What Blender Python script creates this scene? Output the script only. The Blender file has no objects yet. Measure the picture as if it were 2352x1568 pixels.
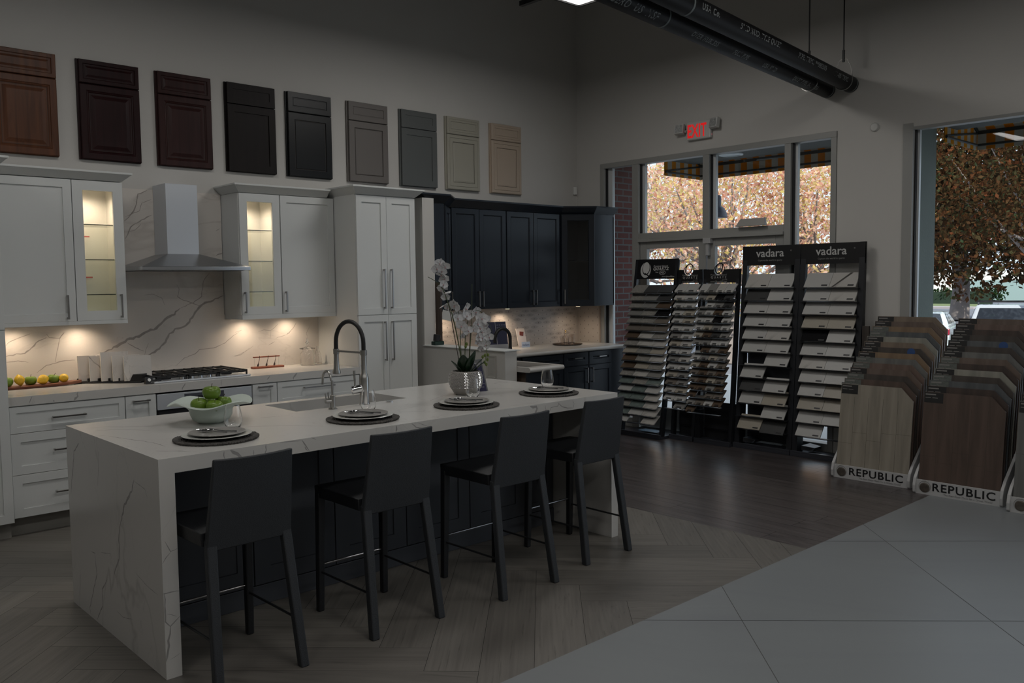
import bpy, bmesh, math, random
from mathutils import Vector, Matrix, Euler
S = bpy.context.scene
COL = S.collection
R = random.Random(7)
PI = math.pi
rad = math.radians

# ------------------------------------------------------------ camera, world, sun, lamps, exposure
cam_d = bpy.data.cameras.new('camera')
cam_d.sensor_width = 36.0
cam_d.lens = 1983.46 / 2352 * 36.0
cam_d.clip_start = 0.05
cam_d.clip_end = 500
cam = bpy.data.objects.new('camera', cam_d)
COL.objects.link(cam)
cam.location = (0, 0, 1.61)
cam.rotation_euler = (rad(86.0984), rad(0.66379), rad(-42.97535))
S.camera = cam

W = bpy.data.worlds.new('world')
S.world = W
W.use_nodes = True
wn = W.node_tree.nodes
wn.clear()
wo = wn.new('ShaderNodeOutputWorld')
wb = wn.new('ShaderNodeBackground')
wb.inputs['Color'].default_value = (0.74, 0.85, 1.0, 1)
wb.inputs['Strength'].default_value = 1.45
W.node_tree.links.new(wb.outputs[0], wo.inputs[0])

sun_d = bpy.data.lights.new('sun', 'SUN')
sun_d.energy = 5.5
sun_d.angle = rad(1.0)
sun_d.color = (1.0, 0.93, 0.82)
sun = bpy.data.objects.new('sun', sun_d)
COL.objects.link(sun)
sun.rotation_euler = Vector((0.55, 0.75, -0.62)).to_track_quat('-Z', 'Y').to_euler()

LAMP_W = 14.3
LAMPS = [(4.92, 4.76, 3.98, 1.40), (2.0, 4.76, 3.98, 0.75), (4.92, 1.6, 3.98, 0.85), (2.0, 1.6, 3.98, 0.9), (-0.9, 4.76, 3.98, 0.45), (-0.9, 1.6, 3.98, 0.7), (4.92, -1.6, 3.98, 1.2), (2.0, -1.6, 3.98, 1.3), (-0.9, -1.6, 3.98, 1.0)]  # rearmost row is unseen, added to brighten the upright faces

S.view_settings.view_transform = 'Standard'
S.view_settings.look = 'None'
S.view_settings.exposure = 0.0
S.view_settings.gamma = 1.0
S.view_settings.use_curve_mapping = False


def area_lamp(name, loc, sx, sy, power, color, target=None, spread=180):
    d = bpy.data.lights.new(name, 'AREA')
    d.shape = 'RECTANGLE'
    d.size = sx
    d.size_y = sy
    d.energy = power
    d.color = color
    d.spread = rad(spread)
    o = bpy.data.objects.new(name, d)
    COL.objects.link(o)
    o.location = loc
    if target:
        o.rotation_euler = (Vector(target) - Vector(loc)).to_track_quat('-Z', 'Y').to_euler()
    return o


def spot_lamp(name, loc, power, color, angle=110, blend=0.8, target=None, size=0.03):
    d = bpy.data.lights.new(name, 'SPOT')
    d.energy = power
    d.color = color
    d.spot_size = rad(angle)
    d.spot_blend = blend
    d.shadow_soft_size = size
    o = bpy.data.objects.new(name, d)
    COL.objects.link(o)
    o.location = loc
    if target:
        o.rotation_euler = (Vector(target) - Vector(loc)).to_track_quat('-Z', 'Y').to_euler()
    return o

# ------------------------------------------------------------ materials
_m = {}


def rgb(h):
    def f(c):
        c /= 255.0
        return c / 12.92 if c <= 0.04045 else ((c + 0.055) / 1.055) ** 2.4
    return (f(int(h[0:2], 16)), f(int(h[2:4], 16)), f(int(h[4:6], 16)))


def newmat(name):
    m = bpy.data.materials.new(name)
    m.use_nodes = True
    nt = m.node_tree
    return m, nt, nt.nodes['Principled BSDF']


def plain(name, col, rough=0.5, metal=0.0, bump=0.0, bscale=60, var=0.0, vscale=3, spec=None, coat=0.0, emit=None, estr=0.0):
    if name in _m:
        return _m[name]
    if isinstance(col, str):
        col = rgb(col)
    m, nt, b = newmat(name)
    N, L = nt.nodes, nt.links
    b.inputs['Base Color'].default_value = (*col, 1)
    b.inputs['Roughness'].default_value = rough
    b.inputs['Metallic'].default_value = metal
    if spec is not None:
        b.inputs['Specular IOR Level'].default_value = spec
    if coat:
        b.inputs['Coat Weight'].default_value = coat
    if emit:
        b.inputs['Emission Color'].default_value = (*emit, 1)
        b.inputs['Emission Strength'].default_value = estr
    tc = N.new('ShaderNodeTexCoord')
    no = N.new('ShaderNodeTexNoise')
    no.inputs['Scale'].default_value = vscale
    no.inputs['Detail'].default_value = 3
    L.new(tc.outputs['Object'], no.inputs['Vector'])
    mx = N.new('ShaderNodeMix')
    mx.data_type = 'RGBA'
    v = max(var, 0.02)
    mx.inputs[6].default_value = (*[c * (1 - v) for c in col], 1)
    mx.inputs[7].default_value = (*[min(1, c * (1 + v)) for c in col], 1)
    L.new(no.outputs['Fac'], mx.inputs[0])
    L.new(mx.outputs[2], b.inputs['Base Color'])
    if bump:
        n2 = N.new('ShaderNodeTexNoise')
        n2.inputs['Scale'].default_value = bscale
        n2.inputs['Detail'].default_value = 4
        L.new(tc.outputs['Object'], n2.inputs['Vector'])
        bp = N.new('ShaderNodeBump')
        bp.inputs['Strength'].default_value = bump
        bp.inputs['Distance'].default_value = 0.01
        L.new(n2.outputs['Fac'], bp.inputs['Height'])
        L.new(bp.outputs[0], b.inputs['Normal'])
    _m[name] = m
    return m


def marble(name, base, vein, scale=1.0, rot=(0, 0.5, 0), rough=0.22, width=0.010, stretch=(1, 1, 0.55), amount=0.8):
    if name in _m:
        return _m[name]
    m, nt, b = newmat(name)
    N, L = nt.nodes, nt.links
    tc = N.new('ShaderNodeTexCoord')
    mp = N.new('ShaderNodeMapping')
    mp.inputs['Rotation'].default_value = rot
    mp.inputs['Scale'].default_value = stretch
    L.new(tc.outputs['Object'], mp.inputs['Vector'])

    def veins(sc, wd, dist, seed):
        mp2 = N.new('ShaderNodeMapping')
        mp2.inputs['Location'].default_value = (seed, seed * 1.7, seed * .3)
        L.new(mp.outputs[0], mp2.inputs['Vector'])
        n = N.new('ShaderNodeTexNoise')
        n.inputs['Scale'].default_value = sc
        n.inputs['Detail'].default_value = 5
        n.inputs['Roughness'].default_value = 0.5
        n.inputs['Distortion'].default_value = dist
        L.new(mp2.outputs[0], n.inputs['Vector'])
        s = N.new('ShaderNodeMath'); s.operation = 'SUBTRACT'; s.inputs[1].default_value = 0.5
        a = N.new('ShaderNodeMath'); a.operation = 'ABSOLUTE'
        L.new(n.outputs['Fac'], s.inputs[0]); L.new(s.outputs[0], a.inputs[0])
        r = N.new('ShaderNodeMapRange')
        r.inputs[1].default_value = 0.0
        r.inputs[2].default_value = wd
        r.inputs[3].default_value = 1.0
        r.inputs[4].default_value = 0.0
        L.new(a.outputs[0], r.inputs[0])
        n2 = N.new('ShaderNodeTexNoise')
        n2.inputs['Scale'].default_value = sc * 1.6
        L.new(mp2.outputs[0], n2.inputs['Vector'])
        r2 = N.new('ShaderNodeMapRange')
        r2.inputs[1].default_value = 0.42
        r2.inputs[2].default_value = 0.62
        L.new(n2.outputs['Fac'], r2.inputs[0])
        mu = N.new('ShaderNodeMath'); mu.operation = 'MULTIPLY'
        L.new(r.outputs[0], mu.inputs[0]); L.new(r2.outputs[0], mu.inputs[1])
        return mu
    v1 = veins(scale * 0.9, width, 0.7, 3.1)
    v2 = veins(scale * 2.4, width * 0.8, 0.5, 8.7)
    h = N.new('ShaderNodeMath'); h.operation = 'MULTIPLY'; h.inputs[1].default_value = 0.5
    L.new(v2.outputs[0], h.inputs[0])
    mxx = N.new('ShaderNodeMath'); mxx.operation = 'MAXIMUM'
    L.new(v1.outputs[0], mxx.inputs[0]); L.new(h.outputs[0], mxx.inputs[1])
    am = N.new('ShaderNodeMath'); am.operation = 'MULTIPLY'; am.inputs[1].default_value = amount
    L.new(mxx.outputs[0], am.inputs[0])
    mx = N.new('ShaderNodeMix'); mx.data_type = 'RGBA'
    mx.inputs[6].default_value = (*rgb(base), 1)
    mx.inputs[7].default_value = (*rgb(vein), 1)
    L.new(am.outputs[0], mx.inputs[0])
    L.new(mx.outputs[2], b.inputs['Base Color'])
    b.inputs['Roughness'].default_value = rough
    _m[name] = m
    return m


def wood(name, c1, c2, along='Z', scale=1.0, rough=0.45, knots=False, bump=0.05, spec=.5):
    if name in _m:
        return _m[name]
    m, nt, b = newmat(name)
    N, L = nt.nodes, nt.links
    tc = N.new('ShaderNodeTexCoord')
    mp = N.new('ShaderNodeMapping')
    s = [14 * scale] * 3
    s['XYZ'.index(along)] = 1.2 * scale
    mp.inputs['Scale'].default_value = s
    L.new(tc.outputs['Object'], mp.inputs['Vector'])
    n = N.new('ShaderNodeTexNoise')
    n.inputs['Scale'].default_value = 1.6
    n.inputs['Detail'].default_value = 6
    n.inputs['Distortion'].default_value = 0.8
    L.new(mp.outputs[0], n.inputs['Vector'])
    cr = N.new('ShaderNodeValToRGB')
    cr.color_ramp.elements[0].position = 0.33
    cr.color_ramp.elements[0].color = (*rgb(c1), 1)
    cr.color_ramp.elements[1].position = 0.68
    cr.color_ramp.elements[1].color = (*rgb(c2), 1)
    L.new(n.outputs['Fac'], cr.inputs[0])
    out = cr.outputs[0]
    b.inputs['Specular IOR Level'].default_value = spec
    L.new(out, b.inputs['Base Color'])
    b.inputs['Roughness'].default_value = rough
    bp = N.new('ShaderNodeBump')
    bp.inputs['Strength'].default_value = bump
    L.new(n.outputs['Fac'], bp.inputs['Height'])
    L.new(bp.outputs[0], b.inputs['Normal'])
    _m[name] = m
    return m


def plankmat(name, c1, c2, c3, rough=0.4, knots=0.6, gs=1.0, amp=0.16):
    """floor boards: UV runs along each board in metres, colour attribute 'rnd' varies per board"""
    m, nt, b = newmat(name)
    N, L = nt.nodes, nt.links
    uv = N.new('ShaderNodeUVMap'); uv.uv_map = 'UVMap'
    at = N.new('ShaderNodeAttribute'); at.attribute_name = 'rnd'
    mp = N.new('ShaderNodeMapping')
    mp.inputs['Scale'].default_value = (1.1 * gs, 9 * gs, 1)
    L.new(uv.outputs[0], mp.inputs['Vector'])
    n = N.new('ShaderNodeTexNoise')
    n.inputs['Scale'].default_value = 1.5; n.inputs['Detail'].default_value = 6; n.inputs['Distortion'].default_value = 0.6
    L.new(mp.outputs[0], n.inputs['Vector'])
    cr = N.new('ShaderNodeValToRGB')
    cr.color_ramp.elements[0].position = 0.3; cr.color_ramp.elements[0].color = (*rgb(c1), 1)
    cr.color_ramp.elements[1].position = 0.7; cr.color_ramp.elements[1].color = (*rgb(c2), 1)
    L.new(n.outputs['Fac'], cr.inputs[0])
    # knots: stretched dark spots
    mp2 = N.new('ShaderNodeMapping'); mp2.inputs['Scale'].default_value = (2.6, 7.5, 1)
    L.new(uv.outputs[0], mp2.inputs['Vector'])
    n2 = N.new('ShaderNodeTexNoise'); n2.inputs['Scale'].default_value = 1.7; n2.inputs['Detail'].default_value = 2
    L.new(mp2.outputs[0], n2.inputs['Vector'])
    r = N.new('ShaderNodeMapRange'); r.inputs[1].default_value = 0.60; r.inputs[2].default_value = 0.72; r.inputs[3].default_value = 0; r.inputs[4].default_value = knots
    L.new(n2.outputs['Fac'], r.inputs[0])
    mx = N.new('ShaderNodeMix'); mx.data_type = 'RGBA'
    L.new(r.outputs[0], mx.inputs[0]); L.new(cr.outputs[0], mx.inputs[6]); mx.inputs[7].default_value = (*rgb(c3), 1)
    hs = N.new('ShaderNodeHueSaturation')
    vr = N.new('ShaderNodeMapRange'); vr.inputs[3].default_value = 1 - amp; vr.inputs[4].default_value = 1 + amp
    L.new(at.outputs['Fac'], vr.inputs[0]); L.new(vr.outputs[0], hs.inputs['Value'])
    L.new(mx.outputs[2], hs.inputs['Color'])
    L.new(hs.outputs[0], b.inputs['Base Color'])
    b.inputs['Roughness'].default_value = rough
    bp = N.new('ShaderNodeBump'); bp.inputs['Strength'].default_value = 0.06
    L.new(n.outputs['Fac'], bp.inputs['Height']); L.new(bp.outputs[0], b.inputs['Normal'])
    return m


def pane_mat(name='pane_glass', tint=(0.95, 0.97, 0.96), refl=1.6):
    if name in _m:
        return _m[name]
    m = bpy.data.materials.new(name); m.use_nodes = True
    nt = m.node_tree; N, L = nt.nodes, nt.links; N.clear()
    o = N.new('ShaderNodeOutputMaterial')
    t = N.new('ShaderNodeBsdfTransparent'); t.inputs[0].default_value = (*tint, 1)
    g = N.new('ShaderNodeBsdfGlossy'); g.inputs['Roughness'].default_value = 0.01
    f = N.new('ShaderNodeFresnel'); f.inputs[0].default_value = 1.45
    mu = N.new('ShaderNodeMath'); mu.operation = 'MULTIPLY'; mu.inputs[1].default_value = refl
    ge = N.new('ShaderNodeNewGeometry')
    inv = N.new('ShaderNodeMath'); inv.operation = 'SUBTRACT'; inv.inputs[0].default_value = 1.0
    L.new(ge.outputs['Backfacing'], inv.inputs[1])
    fm_ = N.new('ShaderNodeMath'); fm_.operation = 'MULTIPLY'
    L.new(f.outputs[0], fm_.inputs[0]); L.new(inv.outputs[0], fm_.inputs[1])
    L.new(fm_.outputs[0], mu.inputs[0])
    mx = N.new('ShaderNodeMixShader')
    L.new(mu.outputs[0], mx.inputs[0]); L.new(t.outputs[0], mx.inputs[1]); L.new(g.outputs[0], mx.inputs[2])
    L.new(mx.outputs[0], o.inputs[0])
    _m[name] = m
    return m


def clear_glass(name='clear_glass', col=(1, 1, 1), rough=0.0):
    if name in _m:
        return _m[name]
    m, nt, b = newmat(name)
    b.inputs['Base Color'].default_value = (*col, 1)
    b.inputs['Transmission Weight'].default_value = 1.0
    b.inputs['Roughness'].default_value = rough
    b.inputs['IOR'].default_value = 1.45
    _m[name] = m
    return m


def emis(name, col, st):
    if name in _m:
        return _m[name]
    m = bpy.data.materials.new(name); m.use_nodes = True
    nt = m.node_tree; nt.nodes.clear()
    o = nt.nodes.new('ShaderNodeOutputMaterial'); e = nt.nodes.new('ShaderNodeEmission')
    e.inputs[0].default_value = (*col, 1); e.inputs[1].default_value = st
    nt.links.new(e.outputs[0], o.inputs[0])
    _m[name] = m
    return m


def leafmat(name, cols, trans=0.5):
    if name in _m:
        return _m[name]
    m = bpy.data.materials.new(name); m.use_nodes = True
    nt = m.node_tree; N, L = nt.nodes, nt.links; N.clear()
    o = N.new('ShaderNodeOutputMaterial')
    at = N.new('ShaderNodeAttribute'); at.attribute_name = 'rnd'
    cr = N.new('ShaderNodeValToRGB')
    el = cr.color_ramp.elements
    el[0].color = (*rgb(cols[0]), 1); el[1].color = (*rgb(cols[-1]), 1)
    for i, c in enumerate(cols[1:-1]):
        e = el.new((i + 1) / (len(cols) - 1)); e.color = (*rgb(c), 1)
    L.new(at.outputs['Fac'], cr.inputs[0])
    d = N.new('ShaderNodeBsdfDiffuse'); t = N.new('ShaderNodeBsdfTranslucent')
    L.new(cr.outputs[0], d.inputs[0]); L.new(cr.outputs[0], t.inputs[0])
    mx = N.new('ShaderNodeMixShader'); mx.inputs[0].default_value = trans
    L.new(d.outputs[0], mx.inputs[1]); L.new(t.outputs[0], mx.inputs[2]); L.new(mx.outputs[0], o.inputs[0])
    _m[name] = m
    return m


def brickmat(name, c1, c2, mortar, axis='XZ', scale=1.0, bw=0.21, rh=0.07, ms=0.008):
    if name in _m:
        return _m[name]
    m, nt, b = newmat(name)
    N, L = nt.nodes, nt.links
    tc = N.new('ShaderNodeTexCoord')
    sp = N.new('ShaderNodeSeparateXYZ'); cb = N.new('ShaderNodeCombineXYZ')
    L.new(tc.outputs['Object'], sp.inputs[0])
    L.new(sp.outputs['XYZ'.index(axis[0])], cb.inputs[0]); L.new(sp.outputs['XYZ'.index(axis[1])], cb.inputs[1])
    br = N.new('ShaderNodeTexBrick')
    br.inputs['Color1'].default_value = (*rgb(c1), 1); br.inputs['Color2'].default_value = (*rgb(c2), 1)
    br.inputs['Mortar'].default_value = (*rgb(mortar), 1)
    br.inputs['Scale'].default_value = 1.0
    br.inputs['Brick Width'].default_value = bw; br.inputs['Row Height'].default_value = rh; br.inputs['Mortar Size'].default_value = ms
    L.new(cb.outputs[0], br.inputs['Vector'])
    L.new(br.outputs['Color'], b.inputs['Base Color'])
    b.inputs['Roughness'].default_value = 0.85
    bp = N.new('ShaderNodeBump'); bp.inputs['Strength'].default_value = 0.4; bp.inputs['Distance'].default_value = 0.01
    L.new(br.outputs['Fac'], bp.inputs['Height']); bp.invert = True
    L.new(bp.outputs[0], b.inputs['Normal'])
    _m[name] = m
    return m


def stripemat(name, c1, c2, axis, period):
    if name in _m:
        return _m[name]
    m = bpy.data.materials.new(name); m.use_nodes = True
    nt = m.node_tree; N, L = nt.nodes, nt.links; N.clear()
    o = N.new('ShaderNodeOutputMaterial')
    tc = N.new('ShaderNodeTexCoord'); sp = N.new('ShaderNodeSeparateXYZ')
    L.new(tc.outputs['Object'], sp.inputs[0])
    a = N.new('ShaderNodeMath'); a.operation = 'DIVIDE'; a.inputs[1].default_value = period
    L.new(sp.outputs['XYZ'.index(axis)], a.inputs[0])
    f = N.new('ShaderNodeMath'); f.operation = 'FRACT'; L.new(a.outputs[0], f.inputs[0])
    g = N.new('ShaderNodeMath'); g.operation = 'GREATER_THAN'; g.inputs[1].default_value = 0.5; L.new(f.outputs[0], g.inputs[0])
    mx = N.new('ShaderNodeMix'); mx.data_type = 'RGBA'
    mx.inputs[6].default_value = (*rgb(c1), 1); mx.inputs[7].default_value = (*rgb(c2), 1)
    L.new(g.outputs[0], mx.inputs[0])
    d = N.new('ShaderNodeBsdfDiffuse'); t = N.new('ShaderNodeBsdfTranslucent')
    L.new(mx.outputs[2], d.inputs[0]); L.new(mx.outputs[2], t.inputs[0])
    ms = N.new('ShaderNodeMixShader'); ms.inputs[0].default_value = 0.35
    L.new(d.outputs[0], ms.inputs[1]); L.new(t.outputs[0], ms.inputs[2]); L.new(ms.outputs[0], o.inputs[0])
    _m[name] = m
    return m

M = dict(
    wall=plain('wall_paint', (0.53, 0.517, 0.49), 0.9, bump=0.05, bscale=300, var=0.02),
    ceil=plain('ceiling_paint', (0.10, 0.095, 0.09), 0.95),
    white=plain('white_lacquer', (0.62, 0.635, 0.625), 0.38, var=0.01),
    navy=plain('navy_lacquer', (0.010, 0.0135, 0.020), 0.32, var=0.03, spec=.35),
    slate=plain('slate_lacquer', (0.060, 0.066, 0.078), 0.4, var=0.03),
    toe=plain('toe_kick_grey', (0.25, 0.24, 0.22), 0.6),
    gap=plain('dark_gap', (0.01, 0.01, 0.01), 0.9),
    pull=plain('brushed_nickel', (0.33, 0.32, 0.31), 0.3, 1.0),
    steel=plain('stainless_steel', (0.64, 0.67, 0.71), 0.36, .5, bump=0.02, bscale=200),
    chrome=plain('chrome', (0.75, 0.76, 0.78), 0.08, 1.0),
    satin=plain('satin_steel', (0.42, 0.41, 0.39), 0.3, 1.0),
    blk=plain('black_plastic', (0.012, 0.012, 0.014), 0.4),
    rubber=plain('black_rubber', (0.006, 0.006, 0.006), 0.5, bump=0.1, bscale=120),
    iron=plain('cast_iron', (0.012, 0.012, 0.012), 0.55, bump=0.1),
    leather=plain('dark_leather', (0.031, 0.034, 0.038), 0.5, spec=.35, bump=0.25, bscale=260, var=0.06, vscale=20),
    seatl=plain('black_leather', (0.010, 0.011, 0.013), 0.42, bump=0.25, bscale=260),
    marble=marble('marble_quartz', 'C6C4C0', '9A9691', 1.1, (0.2, 0.5, 0.9), 0.2, amount=.45), vein=plain('marble_vein', (.31, .30, .29), .25, var=.25, vscale=12),
    splash=marble('marble_splash', 'D3CDC6', 'A89E96', 0.75, (0, rad(-38), 0), 0.25, 0.010, (0.55, 1, 1.5), 0.4), veinw=plain('splash_vein', (.34, .305, .28), .3, var=.25, vscale=12),
    alu=plain('window_aluminium', (0.30, 0.30, 0.285), 0.45, 0.0),
    rackm=plain('rack_black', (0.011, 0.012, 0.015), 0.45),
    sign=plain('sign_black', (0.006, 0.006, 0.007), 0.4),
    silver=plain('silver_ink', (0.50, 0.50, 0.49), 0.5),
    whiteink=plain('white_ink', (0.75, 0.75, 0.74), 0.6),
    repub=plain('white_board', (0.42, 0.42, 0.42), 0.5),
    pipe=plain('black_pipe', (0.004, 0.004, 0.005), 0.5, spec=.25),
    ink=plain('pipe_print', (0.22, 0.235, 0.235), 0.6),
    pane=pane_mat(),
    glass=clear_glass(),
    lamp=emis('lamp_lens', (1, 0.97, 0.92), 2.5),
    puck=emis('puck_lens', (1, 0.80, 0.55), 6.0),
)

# ------------------------------------------------------------ mesh builder


class MB:
    def __init__(s):
        s.v = []; s.f = []; s.mi = []

    def add(s, vs, fs, m=0):
        o = len(s.v)
        s.v += [tuple(v) for v in vs]
        for f in fs:
            s.f.append([i + o for i in f]); s.mi.append(m)

    def box(s, x0, x1, y0, y1, z0, z1, m=0):
        if x0 > x1: x0, x1 = x1, x0
        if y0 > y1: y0, y1 = y1, y0
        if z0 > z1: z0, z1 = z1, z0
        s.add([(x0, y0, z0), (x1, y0, z0), (x1, y1, z0), (x0, y1, z0), (x0, y0, z1), (x1, y0, z1), (x1, y1, z1), (x0, y1, z1)],
              [(0, 3, 2, 1), (4, 5, 6, 7), (0, 1, 5, 4), (1, 2, 6, 5), (2, 3, 7, 6), (3, 0, 4, 7)], m)
        return s

    def hexa(s, lo, hi, m=0):
        """lo, hi: four points each, same winding"""
        s.add(list(lo) + list(hi), [(0, 3, 2, 1), (4, 5, 6, 7), (0, 1, 5, 4), (1, 2, 6, 5), (2, 3, 7, 6), (3, 0, 4, 7)], m)
        return s

    def tube(s, pts, r, n=10, m=0, cap=True):
        pts = [Vector(p) for p in pts]
        rs = r if isinstance(r, (list, tuple)) else [r] * len(pts)
        ref = None
        rings = []
        for i, p in enumerate(pts):
            a = pts[max(i - 1, 0)]; b = pts[min(i + 1, len(pts) - 1)]
            d = (b - a).normalized()
            if ref is None:
                ref = Vector((0, 0, 1)) if abs(d.z) < 0.9 else Vector((1, 0, 0))
                ref = (ref - d * ref.dot(d)).normalized()
            else:
                ref = (ref - d * ref.dot(d)).normalized()
            q = d.cross(ref)
            rings.append([p + (ref * math.cos(2 * PI * k / n) + q * math.sin(2 * PI * k / n)) * rs[i] for k in range(n)])
        vs = [v for rg in rings for v in rg]
        fs = []
        for i in range(len(rings) - 1):
            for k in range(n):
                k2 = (k + 1) % n
                fs.append((i * n + k, i * n + k2, (i + 1) * n + k2, (i + 1) * n + k))
        if cap:
            fs.append(tuple(range(n - 1, -1, -1)))
            fs.append(tuple((len(rings) - 1) * n + k for k in range(n)))
        s.add(vs, fs, m)
        return s

    def lathe(s, prof, n=24, c=(0, 0, 0), m=0, sx=1, sy=1):
        vs = []; fs = []
        for r, z in prof:
            for k in range(n):
                a = 2 * PI * k / n
                vs.append((c[0] + r * math.cos(a) * sx, c[1] + r * math.sin(a) * sy, c[2] + z))
        for i in range(len(prof) - 1):
            for k in range(n):
                k2 = (k + 1) % n
                fs.append((i * n + k, i * n + k2, (i + 1) * n + k2, (i + 1) * n + k))
        if prof[0][0] > 1e-5: fs.append(tuple(range(n - 1, -1, -1)))
        if prof[-1][0] > 1e-5: fs.append(tuple((len(prof) - 1) * n + k for k in range(n)))
        s.add(vs, fs, m)
        return s

    def prism(s, poly, axis, a, b, m=0):
        """poly in the two other axes (cyclic order kept XZ for y, YZ for x, XY for z)"""
        def P(u, v, w):
            return {'x': (w, u, v), 'y': (u, w, v), 'z': (u, v, w)}[axis]
        n = len(poly)
        vs = [P(u, v, a) for u, v in poly] + [P(u, v, b) for u, v in poly]
        fs = [tuple(range(n)), tuple(range(2 * n - 1, n - 1, -1))]
        for i in range(n):
            j = (i + 1) % n
            fs.append((i, i + n, j + n, j))
        s.add(vs, fs, m)
        return s

    def panel(s, x, z, w, h, t, rings, y=0.0, m=0, open_=False):
        """door front facing -y: back at y, front at y-t; rings = (inset, depth behind the front)"""
        def rect(i, yy):
            return [(x + i, yy, z + i), (x + w - i, yy, z + i), (x + w - i, yy, z + h - i), (x + i, yy, z + h - i)]
        loops = [rect(0, y)] + [rect(i, y - t + d) for i, d in rings]
        vs = [p for l in loops for p in l]
        fs = []
        for a in range(len(loops) - 1):
            for k in range(4):
                k2 = (k + 1) % 4
                fs.append((a * 4 + k, a * 4 + k2, (a + 1) * 4 + k2, (a + 1) * 4 + k))
        if open_:
            l = len(loops) - 1
            vs += rect(rings[-1][0], y)
            for k in range(4):
                k2 = (k + 1) % 4
                fs.append((l * 4 + k, l * 4 + k2, (l + 1) * 4 + k2, (l + 1) * 4 + k))
                fs.append(((l + 1) * 4 + k, (l + 1) * 4 + k2, k2, k))
        else:
            l = len(loops) - 1
            fs.append((l * 4, l * 4 + 1, l * 4 + 2, l * 4 + 3))
            fs.append((3, 2, 1, 0))
        s.add(vs, fs, m)
        return s

    def build(s, name, mat, parent=None, loc=(0, 0, 0), rot=(0, 0, 0), smooth=False, bevel=0.0, kind=None, sub=0):
        me = bpy.data.meshes.new(name)
        me.from_pydata(s.v, [], s.f)
        for mm in (mat if isinstance(mat, (list, tuple)) else [mat]):
            me.materials.append(mm)
        me.polygons.foreach_set('material_index', s.mi)
        bm = bmesh.new(); bm.from_mesh(me)
        bmesh.ops.recalc_face_normals(bm, faces=bm.faces)
        bm.to_mesh(me); bm.free()
        if smooth:
            for p in me.polygons: p.use_smooth = True
            try:
                me.set_sharp_from_angle(angle=rad(40))
            except Exception:
                pass
        o = bpy.data.objects.new(name, me)
        COL.objects.link(o)
        o.location = loc; o.rotation_euler = rot
        if parent: o.parent = parent
        if bevel:
            b = o.modifiers.new('bevel', 'BEVEL'); b.width = bevel; b.segments = 2; b.limit_method = 'ANGLE'; b.angle_limit = rad(35)
        if sub:
            b = o.modifiers.new('subd', 'SUBSURF'); b.levels = sub; b.render_levels = sub
        if kind: o['kind'] = kind
        return o


def tag(o, label, cat, group=None, kind=None):
    o['label'] = label; o['category'] = cat
    if group: o['group'] = group
    if kind: o['kind'] = kind
    return o


def thing(name, label, cat, loc=(0, 0, 0), rz=0.0, group=None):
    o = bpy.data.objects.new(name, None)
    o.empty_display_size = 0.1
    COL.objects.link(o)
    o.location = loc; o.rotation_euler = (0, 0, rz)
    return tag(o, label, cat, group)


def clone(o, parent=None):
    c = o.copy(); COL.objects.link(c)
    if parent: c.parent = parent
    for ch in list(o.children):
        clone(ch, c)
    return c


def txt(s, size, mat, parent=None, loc=(0, 0, 0), rot=(0, 0, 0), ext=0.0006, name='lettering', space=1.0, sx=1.0, bend=None, align='CENTER', shear=0.0, off=0.0):
    c = bpy.data.curves.new('t', 'FONT')
    c.body = s; c.size = size; c.extrude = ext; c.space_character = space; c.align_x = align; c.shear = shear; c.offset = off
    c.resolution_u = 3
    t = bpy.data.objects.new('t', c)
    COL.objects.link(t)
    bpy.context.view_layer.update()
    dg = bpy.context.evaluated_depsgraph_get()
    me = bpy.data.meshes.new_from_object(t.evaluated_get(dg))
    bpy.data.objects.remove(t); bpy.data.curves.remove(c)
    me.name = name
    for v in me.vertices:
        v.co.x *= sx
        if bend:
            r = bend; a = v.co.y / r; rr = r + v.co.z
            v.co.y = rr * math.sin(a); v.co.z = rr * math.cos(a) - r
    me.materials.clear(); me.materials.append(mat)
    o = bpy.data.objects.new(name, me)
    COL.objects.link(o)
    o.location = loc; o.rotation_euler = rot
    if parent: o.parent = parent
    return o

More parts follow.
